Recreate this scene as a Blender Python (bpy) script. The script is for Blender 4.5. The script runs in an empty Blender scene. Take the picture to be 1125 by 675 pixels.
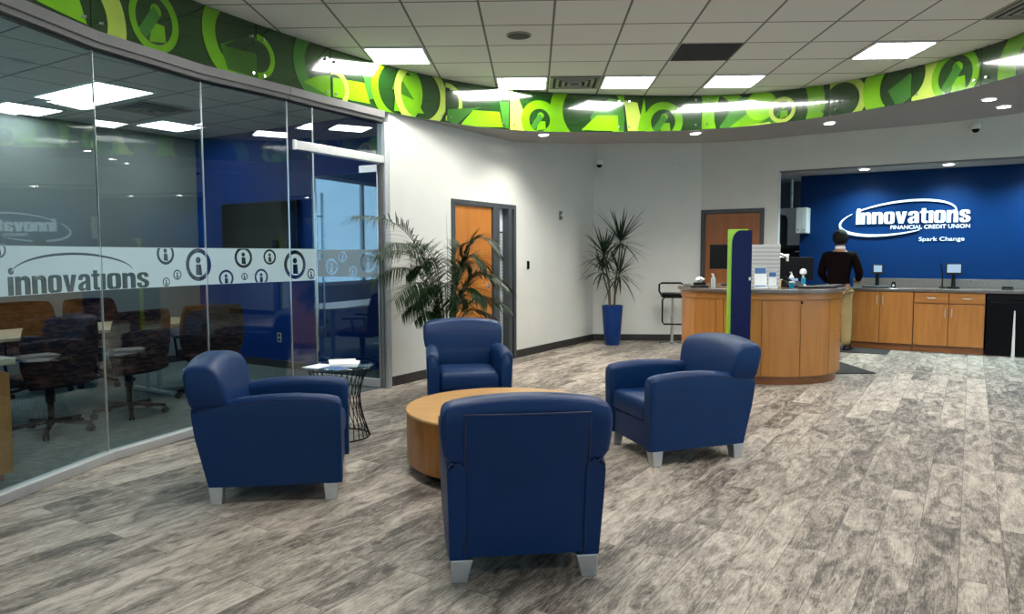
import bpy, bmesh, math, random
from mathutils import Vector, Matrix
random.seed(7)
PI = math.pi
SC = bpy.context.scene
COL = SC.collection
CH = 3.42                      # ceiling height of the lobby
R = math.radians

# ------------------------------------------------------------------ materials
MATS = {}
def nt(name):
    m = bpy.data.materials.new(name); m.use_nodes = True
    t = m.node_tree; b = t.nodes['Principled BSDF']
    return m, t, b
def setp(b, **k):
    for n, v in k.items():
        n = {'rough': 'Roughness', 'metal': 'Metallic', 'coat': 'Coat Weight', 'coatr': 'Coat Roughness', 'spec': 'Specular IOR Level',
             'trans': 'Transmission Weight', 'ior': 'IOR', 'emis': 'Emission Strength', 'alpha': 'Alpha', 'sheen': 'Sheen Weight'}[n]
        b.inputs[n].default_value = v
def plain(name, col, var=0.06, scale=8.0, bump=0.0, bscale=60.0, **k):
    """principled material with a slight procedural mottling"""
    m, t, b = nt(name); N, L = t.nodes, t.links
    tc = N.new('ShaderNodeTexCoord')
    no = N.new('ShaderNodeTexNoise'); no.inputs['Scale'].default_value = scale; no.inputs['Detail'].default_value = 3
    L.new(tc.outputs['Object'], no.inputs['Vector'])
    cr = N.new('ShaderNodeValToRGB')
    cr.color_ramp.elements[0].position = .3; cr.color_ramp.elements[1].position = .7
    cr.color_ramp.elements[0].color = [c*(1-var) for c in col]+[1]
    cr.color_ramp.elements[1].color = [min(1, c*(1+var)) for c in col]+[1]
    L.new(no.outputs['Fac'], cr.inputs['Fac']); L.new(cr.outputs['Color'], b.inputs['Base Color'])
    if bump:
        n2 = N.new('ShaderNodeTexNoise'); n2.inputs['Scale'].default_value = bscale; n2.inputs['Detail'].default_value = 4
        L.new(tc.outputs['Object'], n2.inputs['Vector'])
        bp = N.new('ShaderNodeBump'); bp.inputs['Strength'].default_value = bump; bp.inputs['Distance'].default_value = .01
        L.new(n2.outputs['Fac'], bp.inputs['Height']); L.new(bp.outputs['Normal'], b.inputs['Normal'])
    setp(b, **k); MATS[name] = m
    return m
def emitm(name, col, s):
    m, t, b = nt(name)
    b.inputs['Base Color'].default_value = (.8, .8, .8, 1) if s > 1 else (.03, .035, .04, 1)
    b.inputs['Emission Color'].default_value = (*col, 1); b.inputs['Emission Strength'].default_value = s
    MATS[name] = m
    return m
def woodm(name, c0, c1, axis='z', rough=.38, coat=.15, sc=1.0):
    m, t, b = nt(name); N, L = t.nodes, t.links
    tc = N.new('ShaderNodeTexCoord'); mp = N.new('ShaderNodeMapping')
    s = {'z': (9, 9, .7), 'x': (.7, 9, 9), 'y': (9, .7, 9)}[axis]
    mp.inputs['Scale'].default_value = [v*sc for v in s]
    L.new(tc.outputs['Object'], mp.inputs['Vector'])
    n1 = N.new('ShaderNodeTexNoise'); n1.inputs['Scale'].default_value = 2.2; n1.inputs['Detail'].default_value = 7; n1.inputs['Distortion'].default_value = .6
    L.new(mp.outputs['Vector'], n1.inputs['Vector'])
    cr = N.new('ShaderNodeValToRGB'); cr.color_ramp.elements[0].position = .3; cr.color_ramp.elements[1].position = .72
    cr.color_ramp.elements[0].color = (*c0, 1); cr.color_ramp.elements[1].color = (*c1, 1)
    L.new(n1.outputs['Fac'], cr.inputs['Fac']); L.new(cr.outputs['Color'], b.inputs['Base Color'])
    bp = N.new('ShaderNodeBump'); bp.inputs['Strength'].default_value = .08; bp.inputs['Distance'].default_value = .004
    L.new(n1.outputs['Fac'], bp.inputs['Height']); L.new(bp.outputs['Normal'], b.inputs['Normal'])
    setp(b, rough=rough, coat=coat, coatr=.2); MATS[name] = m
    return m

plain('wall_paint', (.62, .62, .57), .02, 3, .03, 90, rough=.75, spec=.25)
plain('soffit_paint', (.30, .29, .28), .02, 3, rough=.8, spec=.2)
plain('trim_grey', (.19, .185, .18), .03, rough=.75, spec=.2)
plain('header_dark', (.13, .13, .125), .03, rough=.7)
plain('dark_base', (.022, .02, .019), .1, rough=.5)
plain('sign_blue', (.0004, .022, .095), .03, 2, rough=.5, spec=.12)
plain('room_blue', (.0004, .022, .14), .03, 2, rough=.55, spec=.15)
plain('room_grey', (.15, .17, .17), .03, 2, rough=.8, spec=.2)
plain('frame_grey', (.045, .052, .057), .05, rough=.45)
plain('alum', (.50, .51, .51), .04, 20, rough=.48, metal=.6)
plain('silver', (.62, .63, .64), .03, 20, rough=.3, metal=.75)
plain('chrome', (.75, .75, .76), .02, 20, rough=.15, metal=1)
plain('black', (.005, .005, .006), .1, rough=.4, spec=.15)
plain('black_gloss', (.002, .002, .003), .1, rough=.2, spec=.12)
plain('black_mat', (.018, .016, .015), .2, 60, .3, 300, rough=.9)
plain('vinyl_navy', (.0008, .023, .092), .08, 5, .10, 420, rough=.42, spec=.27)
plain('vinyl_seam', (.003, .013, .055), .05, rough=.5)
plain('pot_blue', (.0015, .028, .145), .05, rough=.35, coat=.1, coatr=.1, spec=.25)
plain('soil', (.03, .02, .012), .4, 40, .6, 60, rough=1)
plain('stone_top', (.13, .105, .09), .14, 45, rough=.22, coat=.3, coatr=.1)
plain('light_grey', (.62, .63, .60), .03, rough=.5)
plain('white_plastic', (.75, .76, .75), .02, rough=.4)
plain('paper', (.82, .83, .84), .02, rough=.6)
plain('paper_blue', (.05, .14, .35), .1, rough=.5)
plain('tile_dark', (.055, .055, .055), .1, rough=.8)
plain('vent_grey', (.24, .24, .225), .05, rough=.6)
plain('vent_dark', (.02, .02, .02), .05, rough=.8)
plain('lime_acrylic', (.36, .68, .01), .04, rough=.3, coat=.4, coatr=.1)
plain('navy_acrylic', (.002, .004, .055), .05, rough=.3, spec=.25)
plain('sanitizer', (.72, .8, .78), .03, rough=.1, trans=.4)
plain('teal_cup', (.01, .25, .42), .05, rough=.3)
plain('yellow_paper', (.75, .62, .25), .05, rough=.6)
plain('leaf_palm', (.010, .032, .007), .45, 12, rough=.5, spec=.35)
plain('leaf_dark', (.012, .03, .011), .35, 12, rough=.45, spec=.35)
plain('stem_green', (.09, .13, .03), .3, 12, rough=.55)
plain('stem_brown', (.10, .075, .045), .3, 30, rough=.8)
plain('maroon_knit', (.004, .0013, .0016), .15, 60, .3, 200, rough=.9, spec=.08)
plain('khaki', (.30, .21, .085), .08, 10, .2, 90, rough=.85)
plain('skin', (.28, .14, .08), .06, 10, rough=.5)
plain('hair_black', (.006, .005, .005), .2, 60, .5, 160, rough=.6, spec=.15)
plain('shirt_white', (.7, .7, .68), .03, rough=.8)
plain('socket_grey', (.30, .30, .28), .05, rough=.5)
plain('letter_white', (.86, .87, .9), .01, rough=.35)
woodm('maple', (.36, .132, .018), (.46, .19, .034), 'z')
woodm('maple_x', (.36, .132, .018), (.45, .185, .033), 'x')
woodm('maple_plinth', (.18, .055, .01), (.25, .085, .016), 'x')
woodm('maple_table', (.50, .26, .075), (.60, .34, .11), 'x', .33, .35)
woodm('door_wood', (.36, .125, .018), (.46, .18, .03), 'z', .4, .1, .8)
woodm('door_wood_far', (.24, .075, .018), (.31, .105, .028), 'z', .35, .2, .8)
woodm('conf_top', (.40, .28, .16), (.50, .36, .22), 'x', .3, .3)
# green print colours (flat inks on the acrylic)
for k, c in dict(K=(.006, .035, .004), M=(.03, .13, .014), G=(.025, .10, .005), L=(.10, .28, .002), B=(.155, .40, .002), Y=(.31, .42, .06)).items():
    plain('ink_'+k, c, .18, 2.2, rough=.14, coat=.9, coatr=.02, spec=.5)
emitm('troffer_glow', (1, .985, .95), 20)
emitm('room_glow', (1, .985, .95), 9)
emitm('can_glow', (1, .98, .93), 25)
emitm('screen_glow', (.45, .7, .95), .32)

def glassm(name, tint, ior=1.5, rough=0.0):
    """thin tinted sheet: Fresnel mirror over a coloured clear body"""
    m, t, b = nt(name); N, L = t.nodes, t.links; N.remove(b)
    out = N['Material Output']
    fr = N.new('ShaderNodeFresnel'); ge = N.new('ShaderNodeNewGeometry'); mr = N.new('ShaderNodeMapRange')
    mr.inputs['To Min'].default_value = ior; mr.inputs['To Max'].default_value = 1/ior    # same mirror strength on both faces of the thin sheet
    L.new(ge.outputs['Backfacing'], mr.inputs['Value']); L.new(mr.outputs[0], fr.inputs['IOR'])
    gl = N.new('ShaderNodeBsdfGlossy'); gl.inputs['Roughness'].default_value = rough; gl.inputs['Color'].default_value = (1, 1, 1, 1)
    tr = N.new('ShaderNodeBsdfTransparent'); tr.inputs['Color'].default_value = (*tint, 1)
    mx = N.new('ShaderNodeMixShader')
    L.new(fr.outputs[0], mx.inputs[0]); L.new(tr.outputs[0], mx.inputs[1]); L.new(gl.outputs[0], mx.inputs[2]); L.new(mx.outputs[0], out.inputs[0])
    MATS[name] = m
    return m
glassm('pane_glass', (.78, .87, .88), 1.55)
glassm('door_glass', (.60, .80, .86), 2.3)
glassm('window_glass', (.95, .97, .98), 1.45)
glassm('table_glass', (.80, .93, .93), 1.5)
def filmm():
    m, t, b = nt('frost_film'); N, L = t.nodes, t.links
    setp(b, rough=.7); b.inputs['Base Color'].default_value = (.52, .64, .66, 1)
    tl = N.new('ShaderNodeBsdfTranslucent'); tl.inputs['Color'].default_value = (.75, .85, .85, 1)
    tr = N.new('ShaderNodeBsdfTransparent')
    m1 = N.new('ShaderNodeMixShader'); m1.inputs[0].default_value = .45
    m2 = N.new('ShaderNodeMixShader'); m2.inputs[0].default_value = .15
    L.new(b.outputs[0], m1.inputs[1]); L.new(tl.outputs[0], m1.inputs[2]); L.new(m1.outputs[0], m2.inputs[1]); L.new(tr.outputs[0], m2.inputs[2])
    L.new(m2.outputs[0], N['Material Output'].inputs[0]); MATS['frost_film'] = m
filmm()

def floorm():
    m, t, b = nt('floor_planks'); N, L = t.nodes, t.links
    tc = N.new('ShaderNodeTexCoord'); mp = N.new('ShaderNodeMapping'); mp.inputs['Rotation'].default_value = (0, 0, -R(59.5))
    L.new(tc.outputs['Object'], mp.inputs['Vector'])        # x now runs along the planks
    br = N.new('ShaderNodeTexBrick')
    br.inputs['Color1'].default_value = (0, 0, 0, 1); br.inputs['Color2'].default_value = (1, 1, 1, 1); br.inputs['Mortar'].default_value = (.5, .5, .5, 1)
    br.inputs['Scale'].default_value = 1; br.inputs['Brick Width'].default_value = 1.22; br.inputs['Row Height'].default_value = .178
    br.inputs['Mortar Size'].default_value = .0016; br.inputs['Mortar Smooth'].default_value = .0; br.offset = .37; br.offset_frequency = 2; br.squash = 1
    L.new(mp.outputs['Vector'], br.inputs['Vector'])
    # per-plank shift of the grain
    sc = N.new('ShaderNodeVectorMath'); sc.operation = 'SCALE'; sc.inputs['Scale'].default_value = 37.0
    L.new(br.outputs['Color'], sc.inputs[0])
    ad = N.new('ShaderNodeVectorMath'); ad.operation = 'ADD'; L.new(mp.outputs['Vector'], ad.inputs[0]); L.new(sc.outputs[0], ad.inputs[1])
    def noise(vec, scl, s, det, dist=0.0, rg=.5):
        q = N.new('ShaderNodeMapping'); q.inputs['Scale'].default_value = scl; L.new(vec, q.inputs['Vector'])
        n = N.new('ShaderNodeTexNoise'); n.inputs['Scale'].default_value = s; n.inputs['Detail'].default_value = det
        n.inputs['Distortion'].default_value = dist; n.inputs['Roughness'].default_value = rg
        L.new(q.outputs[0], n.inputs['Vector']); return n.outputs['Fac']
    fine = noise(ad.outputs[0], (1.8, 15, 1), 4.5, 10, 1.8, .74)
    blot = noise(ad.outputs[0], (1.6, 4.2, 1), 1.9, 5, 1.6, .62)
    cross = noise(ad.outputs[0], (7, 16, 1), 3.2, 6, 1.5, .7)
    def mth(op, a, bb, clamp=False):
        n = N.new('ShaderNodeMath'); n.operation = op; n.use_clamp = clamp
        for i, v in enumerate((a, bb)):
            if isinstance(v, (int, float)): n.inputs[i].default_value = v
            else: L.new(v, n.inputs[i])
        return n.outputs[0]
    sep = N.new('ShaderNodeSeparateColor'); L.new(br.outputs['Color'], sep.inputs[0])
    v = mth('ADD', mth('MULTIPLY', fine, .62), mth('MULTIPLY', blot, .55))
    v = mth('ADD', v, mth('MULTIPLY', cross, .22))
    v = mth('ADD', v, mth('MULTIPLY', sep.outputs[0], .12))
    cr = N.new('ShaderNodeValToRGB'); e = cr.color_ramp.elements
    e[0].position = .612; e[0].color = (.045, .037, .031, 1)
    e[1].position = .89; e[1].color = (.50, .44, .372, 1)
    x = e.new(.682); x.color = (.125, .104, .086, 1)
    x = e.new(.758); x.color = (.27, .232, .192, 1)
    L.new(v, cr.inputs['Fac'])
    mx = N.new('ShaderNodeMix'); mx.data_type = 'RGBA'
    L.new(mth('MULTIPLY', br.outputs['Fac'], .75), mx.inputs['Factor']); L.new(cr.outputs['Color'], mx.inputs[6]); mx.inputs[7].default_value = (.05, .043, .038, 1)
    L.new(mx.outputs[2], b.inputs['Base Color'])
    bp = N.new('ShaderNodeBump'); bp.inputs['Strength'].default_value = .18; bp.inputs['Distance'].default_value = .003
    L.new(fine, bp.inputs['Height']); L.new(bp.outputs['Normal'], b.inputs['Normal'])
    setp(b, rough=.5, spec=.35); MATS['floor_planks'] = m
floorm()

def gridm(name, base, line, ox, oy, rot=0.0, cell=.6096, lw=.022):
    """ceiling tiles with a lay-in grid, laid out in the room"""
    m, t, b = nt(name); N, L = t.nodes, t.links
    tc = N.new('ShaderNodeTexCoord'); mp = N.new('ShaderNodeMapping'); mp.vector_type = 'TEXTURE'
    mp.inputs['Location'].default_value = (ox, oy, 0); mp.inputs['Rotation'].default_value = (0, 0, rot)
    L.new(tc.outputs['Object'], mp.inputs['Vector'])
    br = N.new('ShaderNodeTexBrick'); br.offset = 0; br.squash = 1
    br.inputs['Color1'].default_value = (*base, 1); br.inputs['Color2'].default_value = (*[c*.95 for c in base], 1); br.inputs['Mortar'].default_value = (*line, 1)
    br.inputs['Scale'].default_value = 1; br.inputs['Brick Width'].default_value = cell; br.inputs['Row Height'].default_value = cell
    br.inputs['Mortar Size'].default_value = lw/2; br.inputs['Mortar Smooth'].default_value = .15
    L.new(mp.outputs[0], br.inputs['Vector'])
    no = N.new('ShaderNodeTexNoise'); no.inputs['Scale'].default_value = 90; no.inputs['Detail'].default_value = 5
    L.new(tc.outputs['Object'], no.inputs['Vector'])
    bp = N.new('ShaderNodeBump'); bp.inputs['Strength'].default_value = .25; bp.inputs['Distance'].default_value = .004
    L.new(no.outputs['Fac'], bp.inputs['Height']); L.new(bp.outputs['Normal'], b.inputs['Normal'])
    L.new(br.outputs['Color'], b.inputs['Base Color'])
    setp(b, rough=.85, spec=.15); MATS[name] = m
gridm('ceiling_tiles', (.68, .68, .64), (.17, .17, .165), .17, 6.5)
gridm('room_tiles', (.56, .58, .57), (.17, .17, .165), -4.6, 9.9, R(-30.5))
def carpetm():
    m, t, b = nt('carpet'); N, L = t.nodes, t.links
    tc = N.new('ShaderNodeTexCoord'); mp = N.new('ShaderNodeMapping'); mp.inputs['Rotation'].default_value = (0, 0, R(30.5)); mp.inputs['Scale'].default_value = (3, 22, 1)
    L.new(tc.outputs['Object'], mp.inputs[0])
    no = N.new('ShaderNodeTexNoise'); no.inputs['Scale'].default_value = 3; no.inputs['Detail'].default_value = 6; L.new(mp.outputs[0], no.inputs['Vector'])
    cr = N.new('ShaderNodeValToRGB'); cr.color_ramp.elements[0].position = .35; cr.color_ramp.elements[1].position = .65
    cr.color_ramp.elements[0].color = (.06, .08, .08, 1); cr.color_ramp.elements[1].color = (.14, .17, .165, 1)
    L.new(no.outputs['Fac'], cr.inputs[0]); L.new(cr.outputs[0], b.inputs['Base Color']); setp(b, rough=.95, spec=.1); MATS['carpet'] = m
carpetm()
def weavem():
    m, t, b = nt('weave_brown'); N, L = t.nodes, t.links
    tc = N.new('ShaderNodeTexCoord'); mp = N.new('ShaderNodeMapping'); mp.inputs['Scale'].default_value = (10, 10, 34); L.new(tc.outputs['Object'], mp.inputs[0])
    no = N.new('ShaderNodeTexNoise'); no.inputs['Scale'].default_value = 1.4; no.inputs['Detail'].default_value = 2; no.inputs['Distortion'].default_value = .4; L.new(mp.outputs[0], no.inputs['Vector'])
    cr = N.new('ShaderNodeValToRGB'); cr.color_ramp.elements[0].position = .45; cr.color_ramp.elements[1].position = .6
    cr.color_ramp.elements[0].color = (.016, .008, .006, 1); cr.color_ramp.elements[1].color = (.075, .028, .013, 1)
    L.new(no.outputs['Fac'], cr.inputs[0]); L.new(cr.outputs[0], b.inputs['Base Color']); setp(b, rough=.9, spec=.15); MATS['weave_brown'] = m
weavem()
def blindm():
    m, t, b = nt('striped_board'); N, L = t.nodes, t.links
    tc = N.new('ShaderNodeTexCoord'); wv = N.new('ShaderNodeTexWave'); wv.bands_direction = 'Z'; wv.inputs['Scale'].default_value = 7; wv.inputs['Distortion'].default_value = 1.5
    wv.inputs['Detail Scale'].default_value = .3
    L.new(tc.outputs['Object'], wv.inputs['Vector'])
    cr = N.new('ShaderNodeValToRGB'); cr.color_ramp.elements[0].color = (.36, .36, .35, 1); cr.color_ramp.elements[1].color = (.55, .55, .53, 1)
    L.new(wv.outputs['Fac'], cr.inputs[0]); L.new(cr.outputs[0], b.inputs['Base Color']); setp(b, rough=.5); MATS['striped_board'] = m
blindm()

# ------------------------------------------------------------------ mesh building
def obj(name, bm, mat, parent=None, smooth=False, bevel=0.0, seg=2, auto=True, loc=None):
    me = bpy.data.meshes.new(name)
    bmesh.ops.recalc_face_normals(bm, faces=bm.faces[:])
    bm.to_mesh(me); bm.free()
    mats = mat if isinstance(mat, (list, tuple)) else [mat]
    for q in mats: me.materials.append(MATS[q])
    o = bpy.data.objects.new(name, me); COL.objects.link(o)
    if parent is not None: o.parent = parent
    if loc: o.location = loc
    if bevel:
        b = o.modifiers.new('bevel', 'BEVEL'); b.width = bevel; b.segments = seg; b.limit_method = 'ANGLE'; b.angle_limit = R(40)
    if smooth or bevel:
        for p in me.polygons: p.use_smooth = True
        if auto:
            try: me.set_sharp_from_angle(angle=R(38))
            except Exception: pass
    return o
def thing(name, label, cat, loc=(0, 0, 0), rz=0.0, group=None):
    o = bpy.data.objects.new(name, None); COL.objects.link(o); o.empty_display_size = .1
    o.location = loc; o.rotation_euler = (0, 0, rz); o['label'] = label; o['category'] = cat
    if group: o['group'] = group
    return o
def tag(o, label, cat, group=None):
    o['label'] = label; o['category'] = cat
    if group: o['group'] = group
    return o
def struct(o):
    o['kind'] = 'structure'; return o
def box(bm, x0, x1, y0, y1, z0, z1, M=None, mi=0):
    vs = [bm.verts.new(Vector((x, y, z)) if M is None else M @ Vector((x, y, z))) for x in (x0, x1) for y in (y0, y1) for z in (z0, z1)]
    for f in ((0, 1, 3, 2), (4, 6, 7, 5), (0, 4, 5, 1), (2, 3, 7, 6), (0, 2, 6, 4), (1, 5, 7, 3)):
        q = bm.faces.new([vs[i] for i in f]); q.material_index = mi
    return vs
def bx(*a, M=None):
    bm = bmesh.new(); box(bm, *a, M=M); return bm
def loft(bm, secs, cap=True, closed=True):
    """skin a list of point loops"""
    rows = [[bm.verts.new(Vector(p)) for p in s] for s in secs]
    n = len(rows[0])
    for a, b in zip(rows, rows[1:]):
        for i in range(n if closed else n-1):
            j = (i+1) % n
            bm.faces.new((a[i], a[j], b[j], b[i]))
    if cap:
        bm.faces.new(rows[0][::-1]); bm.faces.new(rows[-1])
    return rows
def lathe(bm, prof, n=32, c=(0, 0, 0), cap=True):
    return loft(bm, [[(c[0]+r*math.cos(2*PI*i/n), c[1]+r*math.sin(2*PI*i/n), c[2]+z) for i in range(n)] for r, z in prof], cap)
def tube(bm, pts, r, n=8, cap=True, r2=None):
    pts = [Vector(p) for p in pts]; m = len(pts)
    up = Vector((0, 0, 1)); secs = []
    d0 = (pts[1]-pts[0]).normalized()
    u = d0.cross(up) if abs(d0.dot(up)) < .95 else d0.cross(Vector((1, 0, 0)))
    u.normalize()
    for i, p in enumerate(pts):
        d = (pts[min(i+1, m-1)]-pts[max(i-1, 0)]).normalized()
        u = (u-d*u.dot(d)).normalized(); v = d.cross(u)
        rr = r if r2 is None else r+(r2-r)*i/(m-1)
        secs.append([p+(u*math.cos(2*PI*k/n)+v*math.sin(2*PI*k/n))*rr for k in range(n)])
    loft(bm, secs, cap)
def prism(bm, pts, z0, z1):
    """extrude a 2-D outline upwards"""
    a = [bm.verts.new((p[0], p[1], z0)) for p in pts]; b = [bm.verts.new((p[0], p[1], z1)) for p in pts]
    n = len(pts)
    bm.faces.new(a[::-1]); bm.faces.new(b)
    for i in range(n): bm.faces.new((a[i], a[(i+1) % n], b[(i+1) % n], b[i]))
def frustum(bm, c, top, bot, z0, z1):
    """tapered block: top/bot = (x0,x1,y0,y1)"""
    lo = [(bot[0], bot[2]), (bot[1], bot[2]), (bot[1], bot[3]), (bot[0], bot[3])]
    hi = [(top[0], top[2]), (top[1], top[2]), (top[1], top[3]), (top[0], top[3])]
    loft(bm, [[(c[0]+x, c[1]+y, z0) for x, y in lo], [(c[0]+x, c[1]+y, z1) for x, y in hi]])
def wallseg(name, a, b, z0, z1, th, mat, holes=(), side=1):
    """wall from a to b, room face on the a-b line, thickness th to the left of a->b (side=1); holes = (t0,t1,z0,z1)"""
    a = Vector((*a, 0)); b = Vector((*b, 0)); L = (b-a).length; d = (b-a)/L; nn = Vector((-d.y, d.x, 0))*side
    M = Matrix(((d.x, nn.x, 0, a.x), (d.y, nn.y, 0, a.y), (0, 0, 1, 0), (0, 0, 0, 1)))
    bm = bmesh.new()
    ts = sorted({0, L} | {h[0] for h in holes} | {h[1] for h in holes})
    for t0, t1 in zip(ts, ts[1:]):
        zs = [(z0, z1)]
        for h in holes:
            if h[0] <= t0+1e-6 and t1 <= h[1]+1e-6:
                zs = [s for z in zs for s in ((z[0], min(z[1], h[2])), (max(z[0], h[3]), z[1])) if s[1]-s[0] > 1e-4]
        for q in zs: box(bm, t0, t1, 0, th, q[0], q[1], M=M)
    return struct(obj(name, bm, mat)), M

# ------------------------------------------------------------------ ring outline

RC=(1.0,5.5)
def _per(P):
    P=sorted(P); T=[p[0] for p in P]; V=[p[1] for p in P]
    def f(t):
        t=(t-T[0])%360+T[0]
        n=len(T)
        for i in range(n):
            t0=T[i]; t1=T[i+1] if i+1<n else T[0]+360
            if t0<=t<=t1:
                a=(t-t0)/(t1-t0); y=[V[(i-1)%n],V[i],V[(i+1)%n],V[(i+2)%n]]
                x=[T[(i-1)%n]-(360 if i==0 else 0),t0,t1,T[(i+2)%n]+(360 if i+2>=n else 0)]
                m0=(y[2]-y[0])/(x[2]-x[0]); m1=(y[3]-y[1])/(x[3]-x[1]); h=t1-t0
                return (2*a**3-3*a**2+1)*y[1]+(a**3-2*a**2+a)*h*m0+(-2*a**3+3*a**2)*y[2]+(a**3-a**2)*h*m1
        return V[0]
    return f
def _pol(p): return (math.degrees(math.atan2(p[1]-RC[1],p[0]-RC[0]))%360, math.hypot(p[0]-RC[0],p[1]-RC[1]))
_in=[(4.445,6.899),(4.191,7.85),(3.782,8.488),(3.223,9.047),(2.649,9.32),(1.76,9.385),(.877,9.25),(.188,9.137),(-.395,8.88),(-.964,8.414),(-1.579,7.719),(-2.012,7.02),(-2.26,6.659-.05),(-2.41,6.3),(-2.65,5.795),
 (-2.86,5.1),(-2.97,4.5),(-3.0,3.9),(-2.85,3.0),(-2.4,2.1),(-1.5,1.4),(0,.95),(1.5,1.0),(2.9,1.6),(3.8,2.7),(4.3,4.0),(4.5,5.4)]
_raw=_per([_pol(p) for p in _in])
def r_in(t):  # smoothed
    return sum(w*_raw(t+k) for k,w in ((-8,.1),(-4,.2),(0,.4),(4,.2),(8,.1)))
_zb=_per([(21,3.065),(35,3.07),(50,3.06),(60,3.045),(80,2.99),(95,2.96),(115,2.945),(150,2.943),(175,2.933),(200,2.93),(250,2.96),(300,3.02),(350,3.06)])
def z_b(t): return _zb(t)
def ipt(t,off=0.0):
    r=r_in(t)+off; a=math.radians(t); return (RC[0]+r*math.cos(a),RC[1]+r*math.sin(a))
ART= [('P', 'B', (199.0, 0.002), (195.5, 0.026), (190.0, 0.008), (190.75, 0.146), (193.25, 0.221)), ('R', 'Y', 190.75, 0.06, 0.405, 0.237), ('I', 'L', 181.5, 0.22, 0.236, 0.175), ('R', 'L', 168.75, 0.311, 0.383, 0.25), ('P', 'G', (172.0, 0.214), (166.5, 0.377), (165.5, 0.339), (165.75, 0.02), (170.75, 0.029)), ('P', 'K', (171.25, 0.212), (166.5, 0.4), (165.5, 0.223)), ('R', 'L', 165.5, 0.208, 0.187, 0.136), ('R', 'M', 152.5, 0.296, 0.385, 0.248), ('P', 'L', (157.0, 0.091), (154.75, 0.167), (151.25, 0.225), (151.25, 0.01)), ('P', 'B', (150.75, 0.205), (143.5, 0.234), (142.25, 0.037), (150.75, 0.023)), ('R', 'Y', 150.25, 0.107, 0.186, 0.13), ('P', 'M', (145.25, 0.359), (140.25, 0.502), (141.0, 0.105), (142.5, 0.071), (143.75, 0.277)), ('R', 'L', 136.0, 0.249, 0.361, 0.26), ('P', 'L', (135.75, 0.424), (131.75, 0.419), (131.25, 0.159), (129.75, 0.044), (136.75, 0.014)), ('P', 'G', (137.25, 0.236), (132.0, 0.172), (135.75, 0.424)), ('R', 'Y', 130.5, 0.245, 0.37, 0.278), ('R', 'Y', 124.25, 0.22, 0.212, 0.159), ('P', 'B', (121.5, -0.025), (118.5, 0.173), (112.75, 0.189), (112.0, 0.011)), ('P', 'M', (124.25, 0.139), (116.5, 0.219), (118.5, 0.173), (122.5, -0.032), (124.5, 0.015)), ('P', 'M', (112.75, 0.307), (110.75, 0.319), (110.75, -0.005), (112.0, 0.011)), ('P', 'Y', (110.5, 0.493), (108.75, 0.372), (106.0, -0.021), (110.5, -0.015)), ('R', 'L', 94.25, 0.248, 0.533, 0.371), ('R', 'L', 104.5, 0.126, 0.239, 0.136), ('I', 'L', 104.5, 0.126, 0.227, 0.136), ('P', 'M', (94.5, 0.181), (91.0, 0.405), (87.25, 0.359), (88.0, 0.0), (94.25, 0.003)), ('P', 'B', (96.25, 0.014), (93.25, 0.193), (89.25, 0.192), (89.0, 0.001)), ('P', 'Y', (88.0, 0.382), (85.5, 0.347), (84.25, -0.003), (87.25, -0.0)), ('P', 'L', (84.25, 0.402), (85.5, -0.002), (83.5, -0.004)), ('I', 'L', 80.75, 0.104, 0.25, 0.155), ('R', 'L', 72.25, 0.144, 0.41, 0.265), ('P', 'B', (74.0, 0.377), (71.0, 0.385), (72.75, -0.023), (74.0, -0.017)), ('R', 'L', 64.25, 0.159, 0.749, 0.556), ('P', 'M', (71.0, 0.003), (67.75, 0.342), (62.25, 0.339), (59.25, 0.134), (61.5, -0.019), (70.75, -0.01)), ('P', 'L', (69.5, -0.017), (64.0, 0.267), (62.25, 0.097), (64.75, -0.003)), ('R', 'B', 64.25, 0.225, 0.181, 0.0), ('P', 'Y', (67.25, -0.008), (62.75, 0.013), (62.5, -0.011), (65.0, -0.024)), ('I', 'Y', 60.75, 0.138, 0.157, 0.108), ('R', 'Y', 51.25, 0.149, 0.283, 0.2), ('R', 'B', 41.0, 0.178, 0.499, 0.306), ('P', 'M', (44.0, 0.153), (40.5, 0.295), (39.0, 0.082), (42.5, -0.044)), ('R', 'Y', 42.0, 0.271, 0.501, 0.273), ('I', 'L', 33.25, 0.15, 0.273, 0.197), ('R', 'L', 19.0, 0.044, 0.484, 0.282)]
# ------------------------------------------------------------------ room frame
DA = R(-30.5); dv = Vector((math.cos(DA), math.sin(DA), 0)); nv = Vector((-dv.y, dv.x, 0))
A0 = Vector((2.6, 12.13, 0))                   # corner where the counter wall starts
def F(t, s, z=0.0): return A0+dv*t+nv*s+Vector((0, 0, z))
def fxy(t, s): p = F(t, s); return (p.x, p.y)
GL = [(-2.86, 2.0), (-3.0, 2.97), (-3.09, 3.93), (-2.964, 4.908), (-2.646, 5.819), (-2.21, 6.565), (-2.068, 6.855), (-1.60, 7.70)]
GH = 2.80
CN = Vector((-4.6, 9.9, 0))                    # far corner of the meeting room
def G2(t, s): p = CN+dv*t+nv*s; return (p.x, p.y)

bm = bmesh.new(); box(bm, -10, 13, -4.2, 15, -.12, 0); struct(obj('floor', bm, 'floor_planks'))
bm = bmesh.new(); prism(bm, [G2(0, 0), G2(0, -7.2), G2(5.1, -8.9)]+[(x-.03, y+.02) for x, y in GL]+[G2(3.66, 0)], .001, .006); struct(obj('floor_carpet', bm, 'carpet'))
bm = bmesh.new(); box(bm, -4.5, 13, -4.2, 15, CH, CH+.1); struct(obj('ceiling', bm, 'ceiling_tiles'))
bm = bmesh.new(); prism(bm, [G2(-.1, .1), G2(-.1, -7.3), G2(5.1, -8.9)]+[(x-.14, y+.08) for x, y in GL]+[G2(3.5, .1)], 3.0, 3.05); struct(obj('ceiling_meeting_room', bm, 'room_tiles'))

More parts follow.
